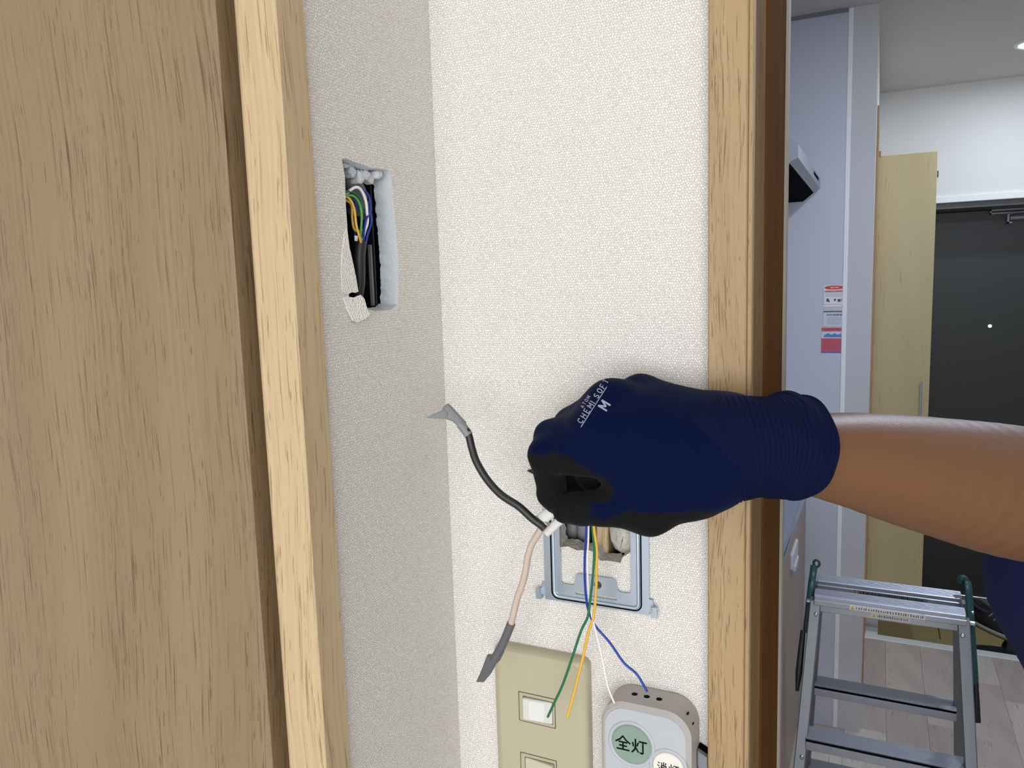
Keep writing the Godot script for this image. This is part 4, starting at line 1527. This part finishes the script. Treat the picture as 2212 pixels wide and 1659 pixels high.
func build_person() -> void:
	var who := thing("person", "person reaching in from the doorway with bare forearm and navy work glove", "person", V(0.66, 0, -0.72))
	# bare body: right forearm bent across, upper arm, shoulders, neck, head, left arm hanging
	var body := Blob.new()
	var elbow := V(0.4180, 1.4040, -0.195)
	var shoulder := V(0.600, 1.425, -0.520)
	body.even([V(0.2080, 1.4842, 0.0445), V(0.2299, 1.4754, 0.0129), V(0.2542, 1.4666, -0.0177), V(0.2909, 1.4512, -0.0612), V(0.3498, 1.4279, -0.1254), elbow], [0.0165, 0.0212, 0.0268, 0.0342, 0.0425, 0.0410])
	body.chain([elbow, V(0.52, 1.41, -0.37), shoulder], [0.041, 0.047, 0.055], 0.03)
	body.chain([shoulder, V(0.66, 1.46, -0.68), V(0.85, 1.43, -0.74)], [0.055, 0.065, 0.055], 0.05)
	body.chain([V(0.66, 1.46, -0.68), V(0.655, 1.56, -0.655)], [0.06, 0.055], 0.04)
	body.chain([V(0.66, 1.42, -0.70), V(0.66, 1.02, -0.76)], [0.12, 0.12], 0.06)
	body.chain([V(0.85, 1.43, -0.74), V(0.90, 1.14, -0.78), V(0.87, 0.90, -0.66)], [0.05, 0.04, 0.026], 0.03)
	body.chain([V(0.87, 0.90, -0.66), V(0.865, 0.83, -0.63)], [0.028, 0.024], 0.02)
	for f in 4:
		body.chain([V(0.85 + f * 0.012, 0.83, -0.645 + f * 0.006), V(0.845 + f * 0.012, 0.775, -0.62 + f * 0.006), V(0.845 + f * 0.011, 0.745, -0.635)], [0.0095, 0.009, 0.008], 0.006)
	# head turned towards the hand
	body.chain([V(0.648, 1.66, -0.650), V(0.632, 1.615, -0.590)], [0.078, 0.060], 0.04)
	body.chain([V(0.645, 1.70, -0.665), V(0.625, 1.69, -0.625)], [0.084, 0.075], 0.04)
	body.chain([V(0.606, 1.665, -0.546), V(0.597, 1.635, -0.528)], [0.008, 0.013], 0.012)
	body.chain([V(0.595, 1.598, -0.545), V(0.625, 1.595, -0.530)], [0.009, 0.009], 0.01)
	for s in [[0.578, -0.675], [0.722, -0.610]]:
		body.chain([V(s[0], 1.665, s[1]), V(s[0], 1.635, s[1] + 0.012)], [0.014, 0.010], 0.01)
	obj("body", body.mesh(0.0055), M.skin, who)

	# clothes
	var shirt := Blob.new()
	shirt.chain([V(0.65, 1.36, -0.67), V(0.562, 1.185, -0.70), V(0.60, 1.06, -0.73), V(0.62, 0.98, -0.75)], [0.115, 0.152, 0.128, 0.140], 0.06)
	shirt.chain([V(0.75, 1.38, -0.71), V(0.74, 1.24, -0.73), V(0.72, 1.10, -0.75), V(0.72, 0.98, -0.76)], [0.125, 0.145, 0.135, 0.145], 0.06)
	shirt.chain([V(0.535, 1.41, -0.40), V(0.57, 1.42, -0.46), shoulder, V(0.66, 1.42, -0.66)], [0.066, 0.070, 0.078, 0.09], 0.05)
	shirt.chain([V(0.92, 1.24, -0.765), V(0.86, 1.42, -0.74), V(0.72, 1.43, -0.69)], [0.066, 0.072, 0.09], 0.06)
	shirt.chain([V(0.66, 1.45, -0.68), V(0.657, 1.505, -0.665)], [0.085, 0.070], 0.04)
	obj("shirt", shirt.mesh(0.009), M.shirt_blue, who)
	var legs := Blob.new()
	legs.chain([V(0.60, 0.95, -0.76), V(0.73, 0.95, -0.77)], [0.13, 0.13], 0.05)
	legs.chain([V(0.585, 0.88, -0.76), V(0.575, 0.48, -0.74), V(0.57, 0.06, -0.78)], [0.105, 0.075, 0.06], 0.05)
	legs.chain([V(0.745, 0.88, -0.77), V(0.76, 0.48, -0.76), V(0.77, 0.06, -0.80)], [0.105, 0.075, 0.06], 0.05)
	obj("trousers", legs.mesh(0.011), M.trousers_navy, who)
	var feet := Blob.new()
	feet.chain([V(0.57, 0.055, -0.80), V(0.55, 0.045, -0.62)], [0.045, 0.038], 0.02)
	feet.chain([V(0.77, 0.055, -0.82), V(0.78, 0.045, -0.64)], [0.045, 0.038], 0.02)
	obj("socks", feet.mesh(0.008), M.shoe_grey, who)
	var hair := Blob.new()
	hair.chain([V(0.650, 1.705, -0.690), V(0.632, 1.722, -0.648)], [0.088, 0.080], 0.03)
	hair.chain([V(0.668, 1.64, -0.715), V(0.66, 1.70, -0.70)], [0.062, 0.082], 0.03)
	obj("hair", hair.mesh(0.007), M.hair_black, who)
	var st := new_st()
	for e in [V(0.587, 1.668, -0.566), V(0.636, 1.668, -0.545)]:
		st = new_st()
		tube(st, smooth_line([e + V(-0.012, 0, -0.006), e + V(0, 0.003, 0.004), e + V(0.012, 0, 0.006)], 4), 0.0045, 8)
		obj("eye", st, M.ink, who)

	build_glove(who)


func build_glove(who: Node3D) -> void:
	var g := Blob.new()
	g.wrinkle = 0.00028
	# the palm: four metacarpals, thumb root
	g.chain([V(0.2060, 1.4800, 0.0470), V(0.1932, 1.4745, 0.0520), V(0.1398, 1.4775, 0.0582)], [0.0110, 0.0150, 0.0128], 0.010)
	g.chain([V(0.2060, 1.4830, 0.0455), V(0.1953, 1.4805, 0.0510), V(0.1270, 1.4903, 0.0581)], [0.0110, 0.0155, 0.0130], 0.012)
	g.chain([V(0.2060, 1.4860, 0.0430), V(0.1957, 1.4876, 0.0468), V(0.1311, 1.5032, 0.0438)], [0.0110, 0.0150, 0.0125], 0.012)
	g.chain([V(0.2060, 1.4880, 0.0390), V(0.1958, 1.4930, 0.0407), V(0.1428, 1.5061, 0.0253)], [0.0110, 0.0140, 0.0115], 0.012)
	g.chain([V(0.2040, 1.4770, 0.0470), V(0.1800, 1.4645, 0.0525), V(0.1552, 1.4512, 0.0555)], [0.0090, 0.0152, 0.0150], 0.012)
	# web between thumb and index
	g.chain([V(0.1640, 1.4640, 0.0560), V(0.1400, 1.4638, 0.0565)], [0.0120, 0.0085], 0.010)
	g.bone(V(0.1180, 1.4600, 0.0360), V(0.1500, 1.4640, 0.0400), 0.0100, 0.0120, 0.008)  # filler behind the hollow, added so that it stays dark
	# fingers
	g.chain([V(0.1398, 1.4775, 0.0582), V(0.0999, 1.4760, 0.0624)], [0.0118, 0.0098], 0.005)
	g.chain([V(0.0999, 1.4757, 0.0620), V(0.0977, 1.4507, 0.0498), V(0.0997, 1.4400, 0.0421)], [0.0092, 0.0082, 0.0070], 0.003)
	g.chain([V(0.1270, 1.4903, 0.0575), V(0.0976, 1.4840, 0.0475)], [0.0122, 0.0100], 0.010)
	g.chain([V(0.0976, 1.4835, 0.0475), V(0.1005, 1.4560, 0.0300), V(0.1090, 1.4520, 0.0230)], [0.0098, 0.0085, 0.0075], 0.003)
	g.chain([V(0.1311, 1.5025, 0.0438), V(0.1040, 1.4885, 0.0319)], [0.0118, 0.0098], 0.009)
	g.chain([V(0.1040, 1.4885, 0.0319), V(0.1140, 1.4660, 0.0211)], [0.0098, 0.0082], 0.003)
	g.chain([V(0.1428, 1.5055, 0.0253), V(0.1242, 1.4900, 0.0175), V(0.1310, 1.4680, 0.0160)], [0.0112, 0.0088, 0.0078], 0.004)
	# thumb pressing against the index fingertip
	g.chain([V(0.1552, 1.4508, 0.0555), V(0.1299, 1.4485, 0.0580)], [0.0140, 0.0098], 0.006)
	g.chain([V(0.1299, 1.4485, 0.0580), V(0.1180, 1.4462, 0.0565), V(0.1078, 1.4441, 0.0535)], [0.0096, 0.0092, 0.0082], 0.003)
	# rubber coating: fingertips, palm side, underside of the thumb root; shade in the hollow
	var coat := Blob.new()
	coat.chain([V(0.0985, 1.4640, 0.0560), V(0.0977, 1.4507, 0.0498), V(0.0997, 1.4400, 0.0421)], [0.016, 0.014, 0.014], 0.004)
	coat.chain([V(0.0930, 1.4690, 0.0620), V(0.1120, 1.4665, 0.0660), V(0.1340, 1.4600, 0.0660)], [0.0130, 0.0125, 0.0065], 0.008)
	coat.chain([V(0.1060, 1.4440, 0.0540), V(0.1230, 1.4455, 0.0590)], [0.0125, 0.0105], 0.004)
	coat.chain([V(0.1320, 1.4350, 0.0560), V(0.1540, 1.4345, 0.0620), V(0.1820, 1.4430, 0.0600)], [0.0085, 0.0175, 0.0140], 0.01)
	coat.bone(V(0.1150, 1.4600, 0.0360), V(0.1500, 1.4630, 0.0390), 0.0150, 0.0150, 0.006)  # blackens the hollow above the thumb: its shade put into the colour
	coat.chain([V(0.1120, 1.4660, 0.0150), V(0.1560, 1.4760, 0.0140)], [0.026, 0.024], 0.01)
	var navy := Color8(12, 21, 54).srgb_to_linear()
	var black := Color8(23, 23, 25).srgb_to_linear()
	var paint := func(p: Vector3, _n: Vector3) -> Color:
		var d := coat.dist(p) + 0.0008 * sin(p.x * 900.0) * sin(p.y * 700.0 + p.x * 300.0)
		return black.lerp(navy, smoothstep(-0.0008, 0.0008, d))
	var glove := obj("glove", g.mesh(0.0016, paint), M.glove, who)
	glove.set_meta("label", "navy knit work glove with black rubber coating")

	# ribbed cuff
	var mid := smooth_line([V(0.1800, 1.4802, 0.0530), V(0.1930, 1.4822, 0.0509), V(0.2018, 1.4838, 0.0480), V(0.2100, 1.4838, 0.0420), V(0.2180, 1.4828, 0.0333), V(0.2262, 1.4795, 0.0205)], 30)
	var high := [0.0235, 0.0275, 0.0262, 0.0252, 0.0262, 0.0268]
	var deep := [0.0130, 0.0205, 0.0214, 0.0220, 0.0232, 0.0242]
	var rings := []
	for i in mid.size():
		var f := float(i) / 30.0
		var s := mini(int(f), 4)
		var q := f - s
		var d := (mid[mini(i + 2, mid.size() - 1)] - mid[maxi(i - 2, 0)]).normalized()
		var upv := (Vector3.UP - d * d.y).normalized()
		var side := upv.cross(d).normalized()
		var rib := 0.0008 * (0.5 + 0.5 * sin(TAU * i / 5.0)) * clampf(f - 0.25, 0.0, 1.0)
		# a folded welt before the end
		var roll := 0.0021 * exp(-pow((f - 4.15) / 0.22, 2.0)) + 0.0012 * exp(-pow((f - 4.9) / 0.12, 2.0))
		var ring := PackedVector3Array()
		for k in 72:
			var a := TAU * k / 72
			var wob := 0.0004 * sin(a * 3.0 + f * 2.0) + 0.0003 * sin(a * 7.0 - f * 5.0)
			var hh := lerpf(high[s], high[s + 1], q) + rib + roll * (0.6 + 0.4 * sin(a)) + wob
			var dd := lerpf(deep[s], deep[s + 1], q) + rib + roll * 0.6 + wob
			ring.append(mid[i] + upv * hh * sin(a) + side * dd * cos(a))
		rings.append(ring)
	# turned-in lip
	var last: PackedVector3Array = rings[-1]
	var c: Vector3 = mid[-1]
	for q in [[0.95, 0.0007], [0.90, 0.0004], [0.87, -0.002], [0.86, -0.012]]:
		var ring := PackedVector3Array()
		for p in last:
			ring.append(c + (p - c) * q[0] + V(0.42, -0.15, -0.89) * q[1])
		rings.append(ring)
	var st := new_st()
	loft(st, rings, false, false)
	var cuff := obj("cuff", st, M.cuff, glove)
	cuff.set_meta("label", "ribbed navy cuff")

	# print on the back of the hand, laid onto the knit
	var glyph := {
		"A": [[[0, 0], [0.35, 1], [0.7, 0]], [[0.14, 0.34], [0.56, 0.34]]],
		"T": [[[0, 1], [0.7, 1]], [[0.35, 1], [0.35, 0]]],
		"O": [[[0.38, 1], [0.1, 0.86], [0, 0.5], [0.1, 0.14], [0.38, 0], [0.66, 0.14], [0.76, 0.5], [0.66, 0.86], [0.38, 1]]],
		"M": [[[0, 0], [0, 1], [0.4, 0.3], [0.8, 1], [0.8, 0]]],
		"C": [[[0.7, 0.84], [0.4, 1], [0.1, 0.84], [0, 0.5], [0.1, 0.16], [0.4, 0], [0.7, 0.16]]],
		"H": [[[0, 0], [0, 1]], [[0.65, 0], [0.65, 1]], [[0, 0.5], [0.65, 0.5]]],
		"E": [[[0.6, 1], [0, 1], [0, 0], [0.6, 0]], [[0, 0.5], [0.5, 0.5]]],
		"I": [[[0, 0], [0, 1]]],
		"S": [[[0.6, 0.86], [0.35, 1], [0.08, 0.86], [0.08, 0.62], [0.32, 0.5], [0.58, 0.38], [0.6, 0.14], [0.34, 0], [0.02, 0.14]]],
		"F": [[[0.6, 1], [0, 1], [0, 0]], [[0, 0.5], [0.5, 0.5]]],
	}
	var o := V(0.1261, 1.4961, 0.0767)
	var u := (V(0.1379, 1.5168, 0.0682) - o).normalized()
	var n := V(0.33, 0.158, 0.9307)
	n = (n - u * n.dot(u)).normalized()
	var v := n.cross(u)
	var lines := []
	var write := func(at: Vector2, text: String, size: float, pitch: float, w: float) -> void:
		for ch in text:
			if ch != " ":
				for line in glyph[ch]:
					var l := PackedVector2Array()
					for p in line:
						l.append(at + Vector2(p[0] * size * 0.85, p[1] * size))
					lines.append([l, w])
			at.x += pitch * (0.45 if ch == "I" else 0.55 if ch == " " else 1.0)
	write.call(Vector2(0.0016, 0.0006), "CHEMI SOFT", 0.0029, 0.0032, 0.00042)
	write.call(Vector2(0.0090, 0.0044), "ATOM", 0.0018, 0.0020, 0.00032)
	write.call(Vector2(0.0144, -0.0068), "M", 0.0052, 0.004, 0.00095)
	lines.append([PackedVector2Array([Vector2(0, 0), Vector2(0.0256, 0)]), 0.0004])
	st = new_st()
	for q in lines:
		var pts := PackedVector3Array()
		var l: PackedVector2Array = q[0]
		var lost := false
		for i in l.size() - 1:
			var m := maxi(1, int(l[i].distance_to(l[i + 1]) / 0.0006))
			for e in m + (1 if i == l.size() - 2 else 0):
				var f: Vector2 = l[i].lerp(l[i + 1], float(e) / m)
				var p: Vector3 = o + u * f.x + v * f.y + n * 0.02
				for march in 70:
					var dd := g.dist(p)
					if dd < 0.00005:
						break
					p -= n * dd * 0.8
				# stop where the print runs round the side of the hand
				if g.dist(p) > 0.0004 or (pts.size() and pts[-1].distance_to(p) > 0.0025):
					lost = true
				if not lost:
					pts.append(p)
		for i in pts.size() - 1:
			var d := (pts[i + 1] - pts[i]).normalized()
			var s := n.cross(d).normalized() * float(q[1]) / 2.0
			var lift := n * 0.00028
			var a := pts[i] - d * 0.0001
			var b := pts[i + 1] + d * 0.0001
			quad(st, a - s + lift, b - s + lift, b + s + lift, a + s + lift)
			quad(st, a - s - lift, b - s - lift, b - s + lift, a - s + lift)
			quad(st, b + s - lift, a + s - lift, a + s + lift, b + s + lift)
	obj("printed_lettering", st, M.glove_print, glove)


# ---------------------------------------------------------------- cables and wires

func wire(called: String, label: String, pts: Array, r, m: Material, group := "", n := 10) -> MeshInstance3D:
	var st := new_st()
	tube(st, smooth_line(pts, 6), r, n)
	var o := obj(called, st, m)
	tag(o, label, "wire", group)
	return o


func build_wires() -> void:
	# black and beige cables with taped ends, held between thumb and finger
	var c := thing("black_cable", "black cable with grey taped end, curving up left from the gloved fingers", "cable", V(0.091, 1.4325, 0.052))
	var st := new_st()
	tube(st, smooth_line([V(0.0935, 1.4305, 0.052), V(0.0911, 1.4325, 0.052), V(0.0857, 1.4364, 0.053), V(0.0782, 1.4429, 0.054), V(0.0676, 1.4491, 0.055), V(0.0587, 1.4575, 0.055), V(0.0521, 1.4676, 0.055), V(0.0488, 1.4756, 0.054), V(0.0468, 1.4839, 0.054), V(0.0440, 1.4872, 0.054)], 6), 0.0023, 12)
	obj("sheath", st, M.black_cable, c)
	st = new_st()
	tube(st, smooth_line([V(0.0471, 1.4829, 0.054), V(0.0455, 1.4850, 0.054), V(0.0430, 1.4882, 0.054), V(0.0415, 1.4897, 0.054)], 4), 0.00275, 12)
	var tape := obj("tape", st, M.light_tape, c)
	tape.set_meta("label", "grey insulating tape wrapped round the cable end")
	st = new_st()
	prism(st, PackedVector2Array([Vector2(0.0448, 1.4902), Vector2(0.0418, 1.4871), Vector2(0.0368, 1.4910), Vector2(0.0324, 1.4922), Vector2(0.0336, 1.4959), Vector2(0.0303, 1.4986), Vector2(0.0331, 1.5012), Vector2(0.0355, 1.4992)]), 0.0520, 0.0560, Transform3D(), 0.0012)
	obj("tape_fold", st, M.light_tape, c)
	st = new_st()
	prism(st, PackedVector2Array([Vector2(0.0345, 1.4957), Vector2(0.0332, 1.4918), Vector2(0.0273, 1.4919), Vector2(0.0175, 1.4921), Vector2(0.0225, 1.4944), Vector2(0.0288, 1.4970), Vector2(0.0297, 1.4984)]), 0.0532, 0.0540, Transform3D(), 0.0002)
	obj("tape_flag", st, M.light_tape, c)

	c = thing("beige_cable", "thin beige cable with grey taped end hanging from the gloved fingers", "cable", V(0.0916, 1.4319, 0.05))
	st = new_st()
	tube(st, smooth_line([V(0.0945, 1.4335, 0.05), V(0.0916, 1.4317, 0.05), V(0.0885, 1.4267, 0.05), V(0.0842, 1.4198, 0.05), V(0.0814, 1.4124, 0.05), V(0.0793, 1.4025, 0.0495), V(0.0766, 1.3938, 0.049), V(0.0730, 1.3850, 0.0485), V(0.0710, 1.3787, 0.048), V(0.0675, 1.3660, 0.048)], 6), 0.00205, 12)
	obj("sheath", st, M.beige_cable, c)
	st = new_st()
	tube(st, smooth_line([V(0.0680, 1.3676, 0.048), V(0.0636, 1.3573, 0.048), V(0.0595, 1.3490, 0.048), V(0.0548, 1.3412, 0.048)], 5), 0.0027, 12)
	obj("tape", st, M.grey_tape, c)
	st = new_st()
	prism(st, PackedVector2Array([Vector2(0.0509, 1.3443), Vector2(0.0540, 1.3447), Vector2(0.0600, 1.3495), Vector2(0.0622, 1.3480), Vector2(0.0588, 1.3415), Vector2(0.0561, 1.3385), Vector2(0.0525, 1.3319), Vector2(0.0476, 1.3258), Vector2(0.0425, 1.3251), Vector2(0.0467, 1.3340)]), 0.0468, 0.0494, Transform3D(), 0.0009)
	obj("tape_fold", st, M.grey_tape, c)

	# flat white cable whose cut end shows between the fingers
	c = thing("flat_cable", "pale grey flat cable end pinched between gloved thumb and finger", "cable", V(0.095, 1.437, 0.05))
	st = new_st()
	tube(st, PackedVector3Array([V(0.0885, 1.4335, 0.0495), V(0.0950, 1.4390, 0.0495), V(0.1060, 1.4470, 0.0470)]), 0.0036, 12, 0.55)
	obj("sheath", st, M.white_cable, c)
	st = new_st()
	tube(st, PackedVector3Array([V(0.0918, 1.4262, 0.0465), V(0.0968, 1.4310, 0.0468), V(0.1060, 1.4400, 0.0450)]), 0.0027, 12, 0.7)
	obj("inner_sheath", st, M.white_cable, c)

	var gr := "thin wires hanging from the gloved hand"
	var o := wire("thin_wire", "blue thin wire bending right towards the remote control", [V(0.1166, 1.4460, 0.045), V(0.1152, 1.4321, 0.042), V(0.1128, 1.4181, 0.038), V(0.1114, 1.4071, 0.036), V(0.1106, 1.3934, 0.034), V(0.1109, 1.3797, 0.032), V(0.1124, 1.3713, 0.030), V(0.1154, 1.3650, 0.029), V(0.1236, 1.3560, 0.028), V(0.1315, 1.3448, 0.027), V(0.1396, 1.3388, 0.027), V(0.1457, 1.3294, 0.027)], 0.00075, M.wire_blue, gr)
	o = wire("thin_wire", "green thin wire ending in front of the upper rocker switch", [V(0.1198, 1.4460, 0.045), V(0.1185, 1.4297, 0.041), V(0.1182, 1.4162, 0.038), V(0.1164, 1.4001, 0.036), V(0.1136, 1.3835, 0.034), V(0.1118, 1.3728, 0.034), V(0.1075, 1.3635, 0.034), V(0.1017, 1.3463, 0.034), V(0.0949, 1.3270, 0.034), V(0.0890, 1.3139, 0.034), V(0.0842, 1.3032, 0.034)], 0.00078, M.wire_green, gr)
	o = wire("thin_wire", "yellow thin wire ending beside the upper rocker switch", [V(0.1208, 1.4460, 0.045), V(0.1195, 1.4298, 0.041), V(0.1194, 1.4161, 0.037), V(0.1178, 1.3996, 0.034), V(0.1166, 1.3884, 0.032), V(0.1144, 1.3720, 0.031), V(0.1107, 1.3615, 0.030), V(0.1064, 1.3430, 0.030), V(0.1012, 1.3231, 0.030), V(0.0956, 1.3028, 0.030)], 0.00088, M.wire_yellow, gr)
	o = wire("thin_wire", "white thin wire ending at the corner of the remote control", [V(0.1178, 1.4460, 0.045), V(0.1151, 1.4237, 0.039), V(0.1132, 1.4099, 0.036), V(0.1121, 1.3933, 0.033), V(0.1122, 1.3795, 0.031), V(0.1136, 1.3719, 0.031), V(0.1160, 1.3602, 0.030), V(0.1199, 1.3425, 0.030), V(0.1224, 1.3291, 0.030), V(0.1267, 1.3201, 0.031)], 0.00055, M.wire_white, gr)

	# grey cables inside the hole behind the bracket
	for q in [[V(0.0870, 1.470, -0.045), V(0.0835, 1.425, -0.026), V(0.0812, 1.408, -0.022), V(0.0800, 1.396, -0.024)], [V(0.0965, 1.470, -0.045), V(0.0920, 1.425, -0.026), V(0.0905, 1.412, -0.020), V(0.0898, 1.398, -0.022)]]:
		st = new_st()
		tube(st, smooth_line(q, 5), 0.0046, 12, 0.6)
		tag(obj("grey_cable", st, M.grey_cable), ["grey flat cable in the wall hole, next to the dark gap", "second grey flat cable in the wall hole, behind the blue wire"][0 if q[0].x < 0.09 else 1], "cable", "grey cables inside the wall")

	# the cable looped in the hole of the return wall
	c = thing("multicore_cable", "black cable with looped coloured wires inside the ragged wall hole", "cable", V(-0.014, 1.57, 0.067))
	st = new_st()
	tube(st, smooth_line([V(-0.0045, 1.5976, 0.0784), V(-0.0055, 1.5895, 0.0796), V(-0.0065, 1.5790, 0.0790), V(-0.0085, 1.5690, 0.0780), V(-0.0155, 1.5506, 0.0776)], 5), [0.0030, 0.0032, 0.0033, 0.0034, 0.0034, 0.0034, 0.0034, 0.0034, 0.0033, 0.0033, 0.0033, 0.0032, 0.0032, 0.0031, 0.0030, 0.0030, 0.0030, 0.0030, 0.0030, 0.0030, 0.0030], 14)
	obj("sheath", st, M.black_cable, c)
	var x0 := -0.0040
	var loops := [
		["wire_white", 0.0, [[1.6189, 0.0888, -0.008], [1.6229, 0.0875, -0.003], [1.6257, 0.0856, 0], [1.6272, 0.0815, 0.001], [1.6252, 0.0772, 0.001], [1.6200, 0.0742, 0.001], [1.6138, 0.0736, 0.001], [1.6083, 0.0722, 0], [1.6026, 0.0757, 0], [1.5952, 0.0792, 0]]],
		["wire_blue", 0.0005, [[1.6263, 0.0759, 0], [1.6243, 0.0713, 0], [1.6204, 0.0694, 0], [1.6140, 0.0717, 0.001], [1.6082, 0.0752, 0], [1.5952, 0.0786, 0]]],
		["wire_blue", -0.004, [[1.6233, 0.0902, -0.004], [1.6220, 0.0854, 0], [1.6203, 0.0787, 0], [1.6163, 0.0768, 0], [1.6078, 0.0767, -0.002], [1.5952, 0.0788, 0]]],
		["wire_green", -0.001, [[1.6223, 0.0941, -0.006], [1.6240, 0.0902, 0], [1.6245, 0.0840, 0], [1.6216, 0.0786, 0.001], [1.6163, 0.0768, 0.001], [1.6108, 0.0779, 0.001], [1.6046, 0.0773, 0], [1.5952, 0.0784, -0.001]]],
		["wire_light_green", 0.001, [[1.6204, 0.0941, -0.006], [1.6219, 0.0903, 0], [1.6213, 0.0854, 0.001], [1.6174, 0.0813, 0.001], [1.6106, 0.0802, 0.001], [1.6003, 0.0811, 0], [1.5952, 0.0806, -0.001]]],
		["wire_yellow", 0.001, [[1.6218, 0.0927, -0.006], [1.6206, 0.0904, 0], [1.6155, 0.0870, 0.001], [1.6062, 0.0857, 0.001], [1.6009, 0.0839, 0.001], [1.5966, 0.0808, 0]]],
		["wire_yellow", -0.002, [[1.6213, 0.0902, -0.004], [1.6195, 0.0878, 0], [1.6172, 0.0836, 0], [1.6104, 0.0837, 0], [1.6043, 0.0825, 0], [1.6032, 0.0780, 0], [1.6050, 0.0708, -0.001], [1.6072, 0.0681, -0.003]]],
		["wire_blue", 0.0005, [[1.6160, 0.0718, -0.003], [1.6141, 0.0700, 0], [1.6085, 0.0693, 0], [1.6014, 0.0735, 0], [1.5952, 0.0762, 0]]],
		["wire_green", -0.004, [[1.6165, 0.0723, -0.002], [1.6147, 0.0699, 0], [1.6115, 0.0672, 0], [1.6072, 0.0681, -0.001], [1.6000, 0.0738, -0.001], [1.5952, 0.0767, 0]]],
	]
	for l in loops:
		var pts := []
		for p in l[2]:
			pts.append(V(x0 + l[1] + p[2], p[0], p[1]))
		st = new_st()
		tube(st, smooth_line(pts, 6), 0.00068 if l[0] != "wire_white" else 0.00085, 10)
		obj("wire", st, M[l[0]], c)
	st = new_st()
	for k in 5:
		tube(st, PackedVector3Array([V(-0.0040, 1.5975, 0.0830 + k * 0.0005), V(-0.0025, 1.6000, 0.0845 + k * 0.0006)]), 0.0003, 5)
	obj("cut_strands", st, M.wire_white, c)
	# the box behind it
	var bx := thing("junction_box", "black recessed junction box inside the ragged wall hole", "junction box", V(-0.05, 1.56, 0.066))
	st = new_st()
	span(st, V(-0.088, 1.540, 0.052), V(-0.0140, 1.643, 0.0530), 0.0003)
	span(st, V(-0.088, 1.540, 0.0990), V(-0.0140, 1.643, 0.1000), 0.0003)
	span(st, V(-0.088, 1.640, 0.052), V(-0.0140, 1.643, 0.1000), 0.0003)
	span(st, V(-0.088, 1.538, 0.052), V(-0.0140, 1.541, 0.1000), 0.0003)
	span(st, V(-0.089, 1.538, 0.052), V(-0.0400, 1.643, 0.1000), 0.0003)
	obj("shell", st, M.black_plastic, bx)
	st = new_st()
	span(st, V(-0.0175, 1.560, 0.0535), V(-0.0150, 1.597, 0.0550), 0.0003)
	obj("rib", st, M.grey_plastic, bx)
	st = new_st()
	var rg := PackedVector3Array()
	for k in 20:
		rg.append(V(-0.0385, 1.5745 + 0.0035 * sin(TAU * k / 20), 0.0660 + 0.0035 * cos(TAU * k / 20)))
	tube(st, rg, 0.0008, 6, 1.0, true, Vector3.RIGHT)
	obj("screw_post", st, M.black_plastic, bx)
	st = new_st()
	tube(st, smooth_line([V(-0.022, 1.642, 0.0800), V(-0.014, 1.6330, 0.0740), V(-0.012, 1.6240, 0.0690), V(-0.018, 1.6160, 0.0640)], 5), 0.0055, 12, 0.7)
	tube(st, smooth_line([V(-0.020, 1.6230, 0.0640), V(-0.015, 1.6190, 0.0590), V(-0.018, 1.6140, 0.0560)], 5), 0.0042, 12, 0.8)
	obj("conduit_end", st, M.grey_tape, bx)
